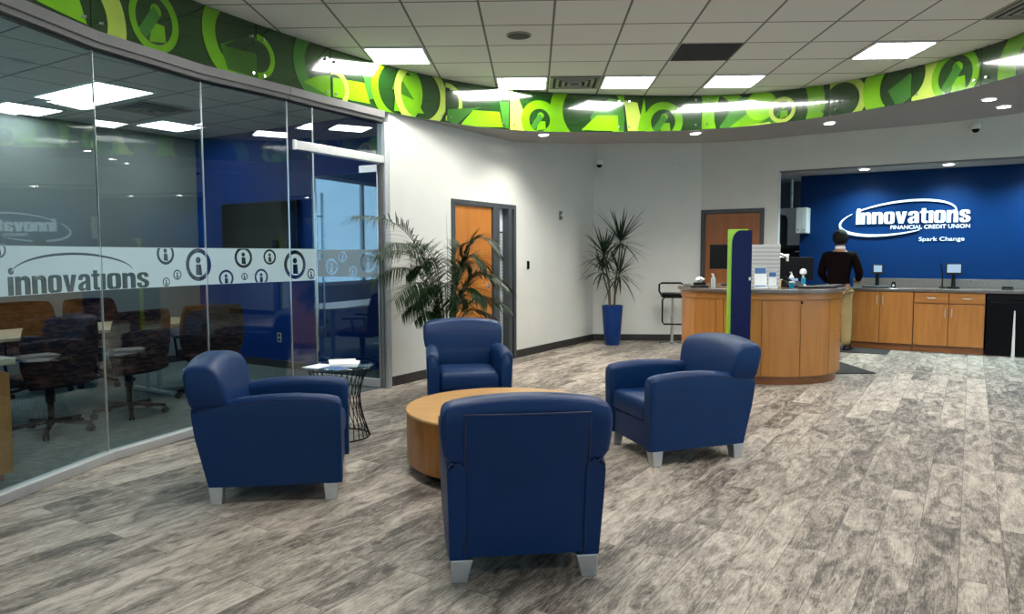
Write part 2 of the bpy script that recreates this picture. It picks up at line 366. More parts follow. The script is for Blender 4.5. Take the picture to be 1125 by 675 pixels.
SA, SB = (-1.54, 7.81), (.985, 12.13)
WS, MS = wallseg('wall_side', SA, SB, 0, CH, .14, 'wall_paint', [(1.092, 2.549, 0, 2.10)])
wallseg('wall_back', SB, fxy(.15, 0), 0, CH, .14, 'wall_paint')
WB, MB_ = wallseg('wall_counter', fxy(.15, 0), fxy(9.2, 0), 0, CH, .14, 'wall_paint', [(.008, 1.007, 0, 2.145), (1.213, 7.05, 0, 2.70)])
pr = F(9.2, 0); pr2 = pr-nv*6.2; pr3 = Vector((2.6, -3.6, 0))
wallseg('wall_right', (pr.x, pr.y), (pr2.x, pr2.y), 0, CH, .14, 'wall_paint', [(.5, 5.7, .35, 2.75)])
wallseg('wall_front', (pr2.x, pr2.y), (pr3.x, pr3.y), 0, CH, .14, 'wall_paint', [(.5, 5.5, .1, 2.6)])
wallseg('wall_entrance', (pr3.x, pr3.y), (-2.8, -3.6), 0, CH, .14, 'wall_paint', [(.9, 4.4, .05, 2.6)])
wallseg('wall_left', (-2.8, -3.6), (-2.86, 2.0), 0, CH, .14, 'wall_paint')
# alcove behind the counter
wallseg('wall_sign', fxy(1.5, .98), fxy(7.4, .98), 0, 2.9, .1, 'sign_blue')
wallseg('wall_alcove_end', fxy(7.3, .14), fxy(7.3, 1.0), 0, 2.9, .1, 'wall_paint', side=-1)
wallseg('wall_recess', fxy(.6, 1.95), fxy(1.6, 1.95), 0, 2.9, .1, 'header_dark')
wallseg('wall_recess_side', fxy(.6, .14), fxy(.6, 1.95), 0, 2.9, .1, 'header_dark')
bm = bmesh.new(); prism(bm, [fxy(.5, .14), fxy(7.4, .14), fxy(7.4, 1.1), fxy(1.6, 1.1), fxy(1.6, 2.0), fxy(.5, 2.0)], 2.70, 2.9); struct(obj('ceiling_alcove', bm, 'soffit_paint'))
# dark reveal that frames the opening
bm = bmesh.new()
Mw = Matrix(((dv.x, nv.x, 0, A0.x), (dv.y, nv.y, 0, A0.y), (0, 0, 1, 0), (0, 0, 0, 1)))
box(bm, 1.363, 7.2, .001, .145, 2.684, 2.699, M=Mw); struct(obj('trim_1', bm, 'header_dark'))
# meeting room walls
wallseg('wall_meeting_blue', G2(-.0, 0), G2(3.66, 0), 0, 3.02, .1, 'room_blue')
WG, _ = wallseg('wall_meeting_grey', G2(0, -7.2), G2(0, 0), 0, 3.02, .1, 'room_grey', [(.5, 4.65, .9, 2.8)])
wallseg('wall_meeting_end', G2(5.1, -8.9), G2(0, -7.2), 0, 3.02, .1, 'room_grey')
bm = bmesh.new(); box(bm, -.0, .1, 0, 1, 0, 1); bm.free()
# bulkhead above the glass
bm = bmesh.new()
for a, b in zip(GL, GL[1:]):
    a = Vector(a); b = Vector(b); d = (b-a).normalized(); q = Vector((d.y, -d.x))
    prism(bm, [a+q*.035, b+q*.035, b-q*.07, a-q*.07], GH+.016, 2.925)
struct(obj('wall_bulkhead', bm, 'header_dark'))
bm = bmesh.new()
for a, b in zip(GL, GL[1:]):
    a = Vector(a); b = Vector(b); d = (b-a).normalized(); q = Vector((d.y, -d.x))
    prism(bm, [a+q*.055, b+q*.055, b+q*.036, a+q*.036], GH+.055, 2.925)
struct(obj('trim_2', bm, 'trim_grey'))
# baseboards
def base(name, Mx, ranges):
    bm = bmesh.new()
    for t0, t1 in ranges: box(bm, t0, t1, -.014, 0, 0, .105, M=Mx)
    struct(obj(name, bm, 'dark_base'))
base('baseboard_side', MS, [(0.0, 1.092), (2.549, 4.995)])
bm = bmesh.new(); prism(bm, [(.985, 12.13), fxy(.15, 0), fxy(.15, -.014), (.985, 12.116)], 0, .105); struct(obj('baseboard_back', bm, 'dark_base'))
base('baseboard_counter', Mw, [(1.157, 1.363), (7.2, 9.2)])
bm = bmesh.new(); Mg = Matrix(((dv.x, nv.x, 0, CN.x), (dv.y, nv.y, 0, CN.y), (0, 0, 1, 0), (0, 0, 0, 1)))
box(bm, 0, 3.6, -.014, 0, 0, .1, M=Mg); box(bm, 0, .014, -7.1, 0, 0, .1, M=Mg); struct(obj('baseboard_meeting', bm, 'dark_base'))

# ---- windows (daylight comes through these)
def window(name, a, b, z0, z1, nm, inset=.07):
    a = Vector((*a, 0)); b = Vector((*b, 0)); L = (b-a).length; d = (b-a)/L; q = Vector((-d.y, d.x, 0))
    M = Matrix(((d.x, q.x, 0, a.x), (d.y, q.y, 0, a.y), (0, 0, 1, 0), (0, 0, 0, 1)))
    bm = bmesh.new()
    box(bm, 0, L, inset-.03, inset+.03, z0, z0+.06, M=M); box(bm, 0, L, inset-.03, inset+.03, z1-.06, z1, M=M)
    for i in range(nm+1):
        t = L*i/nm; box(bm, max(0, t-.03), min(L, t+.03), inset-.03, inset+.03, z0+.06, z1-.06, M=M)
    f = struct(obj(name, bm, 'alum'))
    g = obj('window_pane', bx(.01, L-.01, inset-.004, inset+.004, z0+.02, z1-.02, M=M), 'window_glass', f)
    return f
def along(a, b, t): a = Vector(a); b = Vector(b); d = (b-a).normalized(); p = a+d*t; return (p.x, p.y)
W1a, W1b = (pr.x, pr.y), (pr2.x, pr2.y)
window('window_1', along(W1a, W1b, .5), along(W1a, W1b, 5.7), .35, 2.75, 4)
window('window_2', along((pr2.x, pr2.y), (pr3.x, pr3.y), .5), along((pr2.x, pr2.y), (pr3.x, pr3.y), 5.5), .1, 2.6, 4)
window('window_3', along((pr3.x, pr3.y), (-2.8, -3.6), .9), along((pr3.x, pr3.y), (-2.8, -3.6), 4.4), .05, 2.6, 3)
window('window_4', G2(0, -6.7), G2(0, -2.55), .9, 2.8, 3)

# ------------------------------------------------------------------ ring soffit and the green band
N_R = 180
OUT = [(-3.03, 2.97), (-3.13, 3.93), (-3.0, 4.91), (-2.69, 5.84), (-2.25, 6.6), (-1.62, 7.74), (-1.0, 8.86), (-.45, 9.84), (.17, 10.1), (.8, 10.27), (1.44, 10.36), (2.3, 10.55), (3.1, 10.5), (3.8, 10.15), (4.84, 9.64), (5.36, 9.28), (5.9, 8.6), (6.15, 7.5),
       (6.1, 6), (5.7, 4), (4.9, 2.0), (3.2, .3), (.9, -.5), (-1.2, -.3), (-2.4, .7), (-2.85, 1.9)]
r_out = _per([_pol(p) for p in OUT])
def opt(t, off=0.0):
    r = r_out(t)+off; a = R(t); return (RC[0]+r*math.cos(a), RC[1]+r*math.sin(a))
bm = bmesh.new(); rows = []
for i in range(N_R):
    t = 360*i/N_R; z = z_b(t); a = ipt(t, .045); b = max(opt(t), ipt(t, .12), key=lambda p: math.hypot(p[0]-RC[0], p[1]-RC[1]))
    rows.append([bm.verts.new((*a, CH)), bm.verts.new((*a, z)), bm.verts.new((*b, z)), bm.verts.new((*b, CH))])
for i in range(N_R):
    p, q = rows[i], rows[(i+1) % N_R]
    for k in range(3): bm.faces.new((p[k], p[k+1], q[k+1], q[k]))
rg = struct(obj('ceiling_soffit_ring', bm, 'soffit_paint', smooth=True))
# arc-length table along the panel line
TS = [i*.25 for i in range(0, 1441+800)]
_S = [0.0]; _P = [ipt(t) for t in TS]
for a, b in zip(_P, _P[1:]): _S.append(_S[-1]+math.hypot(a[0]-b[0], a[1]-b[1]))
def th2s(t): return _S[min(len(_S)-1, int(round(t*4)))]
import bisect
def s2pt(s, off):
    i = max(1, min(len(_S)-1, bisect.bisect_left(_S, s))); f = (s-_S[i-1])/(_S[i]-_S[i-1]); t = TS[i-1]+.25*f
    return ipt(t, off), z_b(t)
def clip(poly, ax, lim, keep_less):
    out = []; n = len(poly)
    for i in range(n):
        a, b = poly[i], poly[(i+1) % n]
        ia = (a[ax] <= lim) if keep_less else (a[ax] >= lim); ib = (b[ax] <= lim) if keep_less else (b[ax] >= lim)
        if ia: out.append(a)
        if ia != ib:
            f = (lim-a[ax])/(b[ax]-a[ax]); out.append((a[0]+(b[0]-a[0])*f, a[1]+(b[1]-a[1])*f))
    return out
from mathutils.geometry import tessellate_polygon
def tris(pts):
    return [[pts[i] for i in t] for t in tessellate_polygon([[Vector((x, y, 0)) for x, y in pts]])]
def circ(c, r, n=40): return [(c[0]+r*math.cos(2*PI*i/n), c[1]+r*math.sin(2*PI*i/n)) for i in range(n)]
def annulus(c, ro, ri, n=44):
    if ri <= 0: return [circ(c, ro)]
    o, i_ = circ(c, ro, n), circ(c, ri, n)
    return [[o[k], o[(k+1) % n], i_[(k+1) % n], i_[k]] for k in range(n)]
INK = ['ink_K', 'ink_M', 'ink_G', 'ink_L', 'ink_B', 'ink_Y']; IX = dict(K=0, M=1, G=2, L=3, B=4, Y=5)
def shapes_of(item):
    k = item[0]; c = item[1]
    if k == 'P': return [(c, tr) for tr in tris([(th2s(t), v) for t, v in item[2:]])]
    ctr = (th2s(item[2]), item[3]); ro, ri = item[4], item[5]
    out = [(c, p) for p in annulus(ctr, ro, ri)]
    if k == 'I':
        out = [('K', circ(ctr, ri))]+out; x, y = ctr
        # s runs leftwards in the room's view, so mirror the figure
        fig = [('M', [(x+.85*ri, y-.55*ri), (x+.45*ri, y-.85*ri), (x-.35*ri, y+.22*ri), (x+.0*ri, y+.62*ri)]),
               ('L', circ((x-.1*ri, y+.38*ri), .30*ri, 20)), ('L', [(x+.30*ri, y-.95*ri), (x-.62*ri, y-.78*ri), (x-.55*ri, y-.1*ri), (x+.1*ri, y-.1*ri)])]
        out += fig
    return out
JT = [12.0, 29.0, 40.25, 53.25, 74.0, 88.0, 110.75, 124.75, 151.25, 165.75, 189.5, 206.0, 224, 242, 260, 278, 296, 314, 332, 350, 372]
LB = ['rightmost green band panel, lime arc over the pair of round downlights', 'green band panel with a ringed figure, second from the right end',
      'green band panel with broad lime arc, third from the right end', 'green band panel with bright lime ball and small yellow ringed figure',
      'narrow green band panel with a half-cut ringed figure and yellow stripe', 'green band panel with large lime arc and ringed figure above the downlight in the middle',
      'green band panel with a bright lime block over dark green, left of the middle', 'green band panel with big lime figure in ring, above the glass door jamb',
      'green band panel with small lime half ring above the blue part of the glass', 'dark green band panel with a tall ringed figure, above the second glass pane',
      'leftmost green band panel with a bright lime wedge, above the first glass pane']
PB = []
for a, b in zip(JT, JT[1:]):
    g = [it for it in ART if a <= ((it[2] if it[0] != 'P' else sum(p[0] for p in it[2:])/len(it[2:])) if not (it[0] == 'R' and it[1] == 'Y' and it[2] in (42.0, 190.75)) else (35.0 if it[2] == 42.0 else 180.0)) < b]
    if a >= 206:
        m = (a+b)/2
        g = [('R', 'L', m-5, .10, .36, .24), ('R', 'Y', m+5, .3, .3, .2), ('I', 'L', m, .2, .19, .13), ('P', 'B', (m+3, 0), (m+4, .2), (m+8, .25), (m+8, 0))]
    PB.append((a, b, g))
def panel_mesh(a, b, items):
    s0, s1 = th2s(a)+.004, th2s(b)-.004; bm = bmesh.new(); H = CH-z_b((a+b)/2)
    layers = [('K', [(s0, -.01), (s1, -.01), (s1, .6), (s0, .6)])]
    for it in items: layers += shapes_of(it)
    step = .07; nst = max(2, int((s1-s0)/step)+1)
    li = 0
    groups = [[layers[0]]]+[shapes_of(it) for it in items]
    for li, grp in enumerate(groups):
        sub = {}
        for c, poly in grp:
            k = sub.setdefault(c, len(sub))
            off = -.0004*li*3-.0003*k
            for j in range(nst):
                x0 = s0+(s1-s0)*j/nst; x1 = s0+(s1-s0)*(j+1)/nst
                q = clip(clip(poly, 0, x0, False), 0, x1, True) if poly else []
                if len(q) < 3: continue
                q = clip(q, 1, -.01, False)
                if len(q) < 3: continue
                # upper edge: keep under the ceiling
                q = clip(q, 1, H-.006 if False else .48, True) if len(q) >= 3 else q
                if len(q) < 3: continue
                vs = []
                for s, v in q:
                    (x, y), zb = s2pt(s, off); vs.append(bm.verts.new((x, y, min(CH-.004, zb+v))))
                try: f = bm.faces.new(vs); f.material_index = IX[c]
                except ValueError: pass
    # body of the acrylic sheet behind the print
    rows = []
    for j in range(nst+1):
        s = s0+(s1-s0)*j/nst
        (x0, y0), zb = s2pt(s, .0005); (x1, y1), _ = s2pt(s, .010)
        rows.append([(x0, y0, zb-.01), (x0, y0, CH-.003), (x1, y1, CH-.003), (x1, y1, zb-.01)])
    loft(bm, rows)
    for f in bm.faces: f.normal_update()
    return bm
for i, (a, b, g) in enumerate(PB):
    bm = panel_mesh(a, b, g)
    me = bpy.data.meshes.new('band_panel'); bm.to_mesh(me); bm.free()
    for k in INK: me.materials.append(MATS[k])
    # all faces look into the room
    o = bpy.data.objects.new('band_panel', me); COL.objects.link(o)
    if i < len(LB): tag(o, LB[i], 'wall panel', 'green graphic panels around the ceiling ring')
    else: tag(o, 'green graphic panel of the ceiling ring behind the viewer', 'wall panel', 'green graphic panels behind the viewer')
    for t in (a+1.0, b-1.0):
        for v in (.05, .36):
            (x, y) = ipt(t, -.012); z = z_b(t)+v
            bm = bmesh.new(); an = R(t)
            ax = Vector((math.cos(an), math.sin(an), 0)); c = Vector((x, y, z))
            tube(bm, [c-ax*.012, c+ax*.012], .012, 12)
            obj('standoff_pin', bm, 'chrome', o)

# ------------------------------------------------------------------ glass wall
PL = ['leftmost floor-to-ceiling glass pane with the frosted word and oval over its band', 'second floor-to-ceiling glass pane, left of the standing blue armchair',
      'third floor-to-ceiling glass pane in front of the black wall screen', 'narrow fixed glass pane next to the glass door']
ACC = [0.0]
for a, b in zip(GL[2:], GL[3:]): ACC.append(ACC[-1]+(Vector(b)-Vector(a)).length)
ZF0, ZF1 = 1.19, 1.485
def upos(u, off=0.0):
    for i in range(len(ACC)-1):
        if u <= ACC[i+1]+1e-6 or i == len(ACC)-2:
            a, b = Vector(GL[2+i]), Vector(GL[3+i]); d = (b-a).normalized(); q = Vector((d.y, -d.x)); p = a+d*(u-ACC[i])+q*off
            return p
GLY = {
 'n': (.78, [[(0, 0), (0, 1), (.28, 1), (.285, .93), (.36, .99), (.46, 1.02), (.58, 1.02), (.70, .95), (.76, .84), (.78, .7), (.78, 0), (.48, 0), (.48, .66), (.46, .76), (.39, .80), (.32, .76), (.30, .66), (.30, 0)]]),
 'o': (.78, [[(.12, .0), (.3, -.02), (.48, -.02), (.66, 0), (.76, .1), (.78, .25), (.78, .75), (.76, .9), (.66, 1), (.48, 1.02), (.3, 1.02), (.12, 1), (.02, .9), (0, .75), (0, .25), (.02, .1)], [(.30, .22), (.34, .15), (.39, .13), (.44, .15), (.48, .22), (.48, .78), (.44, .85), (.39, .87), (.34, .85), (.30, .78)]]),
 'v': (.80, [[(0, 1), (.30, 1), (.40, .36), (.50, 1), (.80, 1), (.57, 0), (.23, 0)]]),
 'a': (.78, [[(.5, 0), (.78, 0), (.78, .75), (.74, .9), (.62, 1), (.42, 1.02), (.2, 1.0), (.06, .9), (.03, .72), (.03, .66), (.31, .66), (.31, .76), (.35, .84), (.42, .84), (.47, .78), (.48, .66), (.46, .6), (.2, .5), (.06, .4), (.0, .25), (.04, .08), (.15, -.02), (.3, -.02), (.42, .03), (.49, .1)], [(.48, .46), (.36, .38), (.31, .28), (.33, .17), (.39, .13), (.45, .17), (.48, .26)]]),
 't': (.55, [[(.12, 1.22), (.4, 1.22), (.4, 1.0), (.55, 1.0), (.55, .84), (.4, .84), (.4, .24), (.44, .16), (.55, .16), (.55, 0), (.3, -.01), (.17, .04), (.12, .15), (.12, .84), (0, .84), (0, 1), (.12, 1)]]),
 'i': (.28, [[(0, 0), (0, 1), (.28, 1), (.28, 0)]]),
 's': (.75, [[(.72, .70), (.45, .70), (.45, .80), (.40, .86), (.33, .85), (.30, .78), (.31, .70), (.40, .62), (.62, .50), (.72, .40), (.75, .27), (.70, .1), (.57, 0), (.38, -.02), (.16, .0), (.04, .1), (.0, .26), (.0, .34), (.28, .34), (.28, .22), (.33, .15), (.41, .15), (.46, .22), (.45, .31), (.36, .39), (.14, .51), (.03, .62), (.01, .75), (.05, .9), (.17, 1.0), (.36, 1.02), (.58, 1.0), (.69, .9)]])}
def word(txt, x0, y0, w, h, clipb=False):
    """list of outline loops; w = full width"""
    adv = sum(GLY[c][0]+.07 for c in txt)-.07; sx = w/adv; x = 0; out = []
    for c in txt:
        for lp in GLY[c][1]: out.append([(x0+(x+px)*sx, y0+(max(py, 0.0) if clipb else py)*h) for px, py in lp])
        x += GLY[c][0]+.07
    return out
def swoosh(cx, cy, rx, ry, t0, t1, w0, w1, tilt=0.0, n=60):
    o, i_ = [], []
    for k in range(n+1):
        f = k/n; t = R(t0+(t1-t0)*f); w = w0+(w1-w0)*math.sin(PI*f)
        p = (rx*math.cos(t), ry*math.sin(t)); nn = Vector((math.cos(t)/rx, math.sin(t)/ry)).normalized()
        for lst, sg in ((o, .5), (i_, -.5)):
            x, y = p[0]+nn.x*w*sg, p[1]+nn.y*w*sg
            lst.append((cx+x*math.cos(tilt)-y*math.sin(tilt), cy+x*math.sin(tilt)+y*math.cos(tilt)))
    return o+i_[::-1]
def fill2d(loops, extrude=0.0):
    """even-odd filled flat shape -> bmesh in x,y"""
    cu = bpy.data.curves.new('tmp', 'CURVE'); cu.dimensions = '2D'; cu.fill_mode = 'BOTH'; cu.extrude = extrude
    for lp in loops:
        s = cu.splines.new('POLY'); s.points.add(len(lp)-1)
        for p, q in zip(s.points, lp): p.co = (q[0], q[1], 0, 1)
        s.use_cyclic_u = True
    o = bpy.data.objects.new('tmp', cu); COL.objects.link(o)
    bpy.context.view_layer.update()
    me = bpy.data.meshes.new_from_object(o.evaluated_get(bpy.context.evaluated_depsgraph_get()))
    bm = bmesh.new(); bm.from_mesh(me)
    bpy.data.objects.remove(o); bpy.data.curves.remove(cu); bpy.data.meshes.remove(me)
    return bm
def clipc(lp, u0, u1, z0, z1):
    q = clip(lp, 0, u0, False)
    for ax, lim, kl in ((0, u1, True), (1, z0, False), (1, z1, True)):
        if len(q) >= 3: q = clip(q, ax, lim, kl)
    return q if len(q) >= 3 else None
# frosted band: knocked-out circles with a little figure, (u, z, r)
ICN = []
def icn(u, z, r): ICN.append((u, z, r))
def film_loops(u0, u1, z0, z1, icons, words):
    e = .0025; ne = 0; loops = [[(u0, z0), (u1, z0), (u1, z1), (u0, z1)]]
    for (u, z, r) in icons:
        if u+r < u0 or u-r > u1: continue
        for lp in (circ((u, z), r, 36), circ((u, z), r*.74, 32), circ((u-.02*r, z+.28*r), r*.2, 20),
                   [(u-.22*r, z-.62*r), (u+.28*r, z-.66*r), (u+.2*r, z+.02*r), (u-.2*r, z+.02*r)]):
            ne += 1; e = .002+.0011*(ne % 4); q = clipc(lp, u0+e, u1-e, z0+e, z1-e)
            if q: loops.append(q)
    for lp in words:
        if max(p[0] for p in lp) < u0 or min(p[0] for p in lp) > u1: continue
        loops.append(lp)
    return loops
def pxu(x): return x
WRD = word('innovations', .214, ZF0+.003, 1.165, .110, True)
WRD += [circ((.240, ZF0+.145), .021, 20), swoosh(.74, 1.315, .50, .123, 172, 7, .004, .016, .0)]
ICN = [(.168, 1.458, .045), (1.537, 1.439, .082), (1.643, 1.278, .039), (1.535, 1.226, .034), (1.861, 1.352, .13), (2.304, 1.408, .089), (2.579, 1.411, .068),
       (2.129, 1.236, .071), (2.309, 1.246, .031), (2.483, 1.238, .071), (2.867, 1.34, .132), (3.07, 1.25, .05)]
FILM = fill2d(film_loops(ACC[0], ACC[4], ZF0, ZF1, ICN, WRD))
for i in range(1, 5+1):
    a, b = Vector(GL[i]), Vector(GL[i+1]); d = (b-a).normalized(); q = Vector((d.y, -d.x)); L = (b-a).length
    root_loc = ((a.x+b.x)/2, (a.y+b.y)/2, 0)
    M = Matrix(((d.x, q.x, 0, a.x), (d.y, q.y, 0, a.y), (0, 0, 1, 0), (0, 0, 0, 1)))
    bm = bx(.003, L-.003, -.006, .006, .045, GH, M=M)
    p = obj('glass_pane', bm, 'pane_glass')
    lab = ('glass pane of the meeting room wall beyond the left edge of the view' if i == 1 else PL[i-2])
    tag(p, lab, 'glass panel', 'glass panes of the meeting room wall')
    obj('polished_edge', bx(L-.0045, L-.0005, -.007, .007, .045, GH, M=M), 'silver', p)
    if i >= 2:
        u0, u1 = ACC[i-2], ACC[i-1]
        bm = FILM.copy()
        for uu, out in ((u0+.004, -1), (u1-.004, 1)):
            bmesh.ops.bisect_plane(bm, geom=bm.verts[:]+bm.edges[:]+bm.faces[:], plane_co=(uu, 0, 0), plane_no=(out, 0, 0), clear_outer=True)
        for v in bm.verts:
            g = a+d*(v.co.x-u0)+q*(.0075); v.co = Vector((g.x, g.y, v.co.y))
        obj('frosted_band', bm, 'frost_film', p)
# floor track and head channel
for nm, z0, z1, wd, mt, lb in (('floor_track', 0, .062, .04, 'alum', 'brushed metal floor channel under the curved glass wall'), ('head_channel', GH+.001, GH+.014, .03, 'black', 'thin black head channel along the top of the curved glass wall')):
    bm = bmesh.new(); pts = GL[1:7] if nm == 'floor_track' else GL[1:]
    for a, b in zip(pts, pts[1:]):
        a = Vector(a); b = Vector(b); d = (b-a).normalized(); q = Vector((d.y, -d.x))
        prism(bm, [a+q*wd, b+q*wd, b-q*wd, a-q*wd], z0, z1)
    tag(obj(nm, bm, mt, bevel=.004), lb, 'channel')
# door portal: header bar, transom glass, jamb post
a, b = Vector(GL[6]), Vector(GL[7]); d = (b-a).normalized(); q = Vector((d.y, -d.x)); L = (b-a).length
M = Matrix(((d.x, q.x, 0, a.x), (d.y, q.y, 0, a.y), (0, 0, 1, 0), (0, 0, 0, 1)))
bm = bx(-.24, L, .022, .045, 2.385, 2.465, M=M); box(bm, .002, L-.026, -.03, .022, 2.385, 2.465, M=M)
hb = tag(obj('door_header_bar', bm, 'silver', bevel=.004), 'long silver header bar above the open glass door', 'door header')
obj('end_cap', bx(-.27, -.24, .021, .049, 2.38, 2.47, M=M), 'white_plastic', hb, bevel=.004)
tr = tag(obj('transom_glass', bx(.003, L-.005, -.006, .006, 2.466, GH-.014, M=M), 'pane_glass'), 'glass transom above the silver door header', 'glass panel')
jp = tag(obj('door_jamb_post', bx(L-.005, L+.055, -.05, .055, 0, GH+.01, M=M), 'alum', bevel=.004), 'slim upright metal post between glass door and white wall', 'door post')
obj('inner_stop', bx(L-.025, L-.005, -.02, .02, 0, 2.384, M=M), 'header_dark', jp)
# open door leaf, swung into the meeting room
hx, hy = b.x-.035, b.y-.01
ddir = Vector((-.895, .446)).normalized(); qd = Vector((ddir.y, -ddir.x))*-1
if qd.y > 0: qd = -qd
M = Matrix(((ddir.x, qd.x, 0, hx), (ddir.y, qd.y, 0, hy), (0, 0, 1, 0), (0, 0, 0, 1)))
dr = thing('glass_door', 'open frameless glass door with long twin pull bars, mirroring bright windows', 'door', (hx, hy, 0))
Md = Matrix.Translation((-hx, -hy, 0)) @ M
W = .93
obj('door_glass', bx(.01, W, -.006, .006, .10, 2.30, M=Md), 'door_glass', dr)
obj('bottom_rail', bx(0, W, -.022, .022, .012, .10, M=Md), 'alum', dr, bevel=.003)
obj('top_patch', bx(0, .24, -.022, .022, 2.30, 2.375, M=Md), 'silver', dr, bevel=.003)
obj('edge_strip', bx(.0, .012, -.012, .012, .10, 2.30, M=Md), 'silver', dr)
for sg in (1, -1):
    bm = bmesh.new(); y = sg*.055; tube(bm, [Md @ Vector((W-.10, y, .36)), Md @ Vector((W-.10, y, 2.12))], .0125, 12)
    for z in (.62, 1.86): tube(bm, [Md @ Vector((W-.10, sg*.006, z)), Md @ Vector((W-.10, y, z))], .009, 10)
    obj('pull_handle', bm, 'chrome', dr, smooth=True)
bm = fill2d(film_loops(.02, W-.01, ZF0, ZF1, [(.15, 1.35, .11), (.36, 1.25, .06), (.5, 1.41, .06), (.66, 1.3, .09), (.83, 1.42, .05)], []))
for v in bm.verts: v.co = Md @ Vector((v.co.x, .0075, v.co.y))
obj('frosted_band', bm, 'frost_film', dr)

# ------------------------------------------------------------------ lights and things in the ceiling
GX, GY, TL = .17, 6.5, .6096
def troffer(cx, cy, z, w, l, rz, lab, grp, mat='troffer_glow'):
    t = thing('ceiling_light', lab, 'ceiling light', (cx, cy, z), rz, grp)
    bm = bmesh.new(); a, b = w/2-.012, l/2-.012
    for q in ((-a, a, -b, -b+.02), (-a, a, b-.02, b), (-a, -a+.02, -b+.02, b-.02), (a-.02, a, -b+.02, b-.02)): box(bm, *q, -.012, .0)
    obj('frame', bm, 'white_plastic', t)
    obj('diffuser', bx(-a+.02, a-.02, -b+.02, b-.02, -.008, -.002), mat, t)
for (c, r, lab) in [(-1, 3, 'square ceiling light left of the diffuser vent'), (1, 3, 'square ceiling light right of the diffuser vent'), (3, 3, 'square ceiling light over the bright lime ball of the band'),
                    (5, 1, 'rightmost square ceiling light in view, near the band'), (-3, 1, 'leftmost square ceiling light of the lobby, above the glass door'),
                    (-3, -3, None), (5, -3, None), (1, -3, None), (-1, -6, None), (3, -6, None)]:  # unnamed ones are added out of view for illumination and reflections
    troffer(GX+(c+.5)*TL, GY+(r+.5)*TL, CH-.001, TL, TL, 0, lab or 'added unseen square ceiling light of the lobby, for illumination and reflections', 'square lobby ceiling lights' if lab else 'added lobby ceiling lights out of view')
mc = [((-4.29, 7.10), 1.2, .6, 'large bright ceiling light inside the meeting room behind the first glass seam'), ((-4.40, 8.83), .6, .6, 'square ceiling light near the far corner of the meeting room'),
      ((-5.45, 7.75), .6, .6, 'square ceiling light at the far left of the meeting room')]
for (x, y), w, l, lab in mc: troffer(x, y, 2.999, w, l, DA, lab, 'meeting room ceiling lights', 'room_glow')
troffer(-5.2, 5.2, 2.999, 1.2, .6, DA, 'ceiling light of the meeting room beyond the left edge', 'meeting room ceiling lights out of view', 'room_glow')
def cell(c, r): return (GX+(c+.5)*TL, GY+(r+.5)*TL, CH)
def vent(loc, rz, lab, ring=True):
    t = thing('ceiling_vent', lab, 'vent', loc, rz, 'square ceiling vents')
    obj('backing', bx(-.285, .285, -.285, .285, -.004, -.001), 'vent_dark', t)
    bm = bmesh.new()
    for k in range(4):
        a = .285-.068*k; b = a-.034
        for q in ((-a, a, -a, -b), (-a, a, b, a), (-a, -b, -b, b), (b, a, -b, b)): box(bm, *q, -.014-.004*k, -.006)
    obj('louvre', bm, 'vent_grey', t, bevel=.003)
vent(cell(0, 3), 0, 'square louvred air vent between the two middle ceiling lights')
vent(cell(6, -1), 0, 'square louvred air vent at the top right corner of the ceiling')
vent((-4.1, 7.85, 3.0), DA, 'louvred air vent in the meeting room ceiling beside the large light')
x, y, z = cell(2, 1)
rt = thing('return_grille', 'dark square return air grille in the lobby ceiling', 'vent', (x, y, z))
obj('core', bx(-.29, .29, -.29, .29, -.006, -.001), 'tile_dark', rt)
bm = bmesh.new()
for k in range(15): box(bm, -.29, .29, -.28+.04*k, -.276+.04*k, -.011, -.006)
obj('fin', bm, 'tile_dark', rt)
x, y, z = cell(-1, 0)
sp = thing('ceiling_speaker', 'round flat ceiling speaker above the middle of the lobby', 'speaker', (x, y-.02, z))
bm = bmesh.new(); lathe(bm, [(.115, -.001), (.115, -.008), (.105, -.012), (.10, -.012)], 36); obj('trim_ring', bm, 'vent_grey', sp, smooth=True)
bm = bmesh.new(); lathe(bm, [(.10, -.0125), (.06, -.017), (.005, -.018)], 36); obj('grille', bm, 'tile_dark', sp, smooth=True)

def can(loc, lab, grp, power, col=(1, .97, .9), r=.075, size=140, blend=1.0):
    t = thing('recessed_downlight', lab, 'downlight', loc, 0, grp)
    bm = bmesh.new(); lathe(bm, [(r, -.001), (r, -.008), (r-.006, -.012), (r*.80, -.012), (r*.78, -.004)], 28, cap=False); obj('trim_ring', bm, 'white_plastic', t, smooth=True)
    bm = bmesh.new(); lathe(bm, [(r*.80, -.003), (r*.80, -.007)], 28); obj('lens', bm, 'can_glow', t)
    l = bpy.data.lights.new('downlight_lamp', 'SPOT'); l.energy = power; l.spot_size = R(size); l.spot_blend = blend; l.shadow_soft_size = .05; l.color = col
    o = bpy.data.objects.new('downlight_lamp', l); COL.objects.link(o); o.location = (0, 0, -.03); o.parent = t
SOF = 'downlights in the underside of the ring'
for (x, y, th, lab) in [(.124, 9.40, 0, 'round downlight in the ring left of the small wall camera'), (2.104, 9.70, 0, 'round downlight in the ring above the far brown door'), (3.68, 9.32, 0, 'round downlight in the ring left of the blue sign alcove'),
                        (4.869, 8.07, 0, 'upper one of the pair of downlights at the right end of the ring'), (5.275, 8.47, 0, 'lower one of the pair of downlights at the right end of the ring')]:
    t = math.degrees(math.atan2(y-RC[1], x-RC[0])) % 360
    can((x, y, z_b(t)), lab, SOF, 48)
for (x, y) in [(5.4, 5.2), (4.4, 2.2), (1.8, .2), (-1.6, .3)]:
    t = math.degrees(math.atan2(y-RC[1], x-RC[0])) % 360
    can((x, y, z_b(t)), 'round downlight of the ring behind the viewer', 'ring downlights behind the viewer', 70)
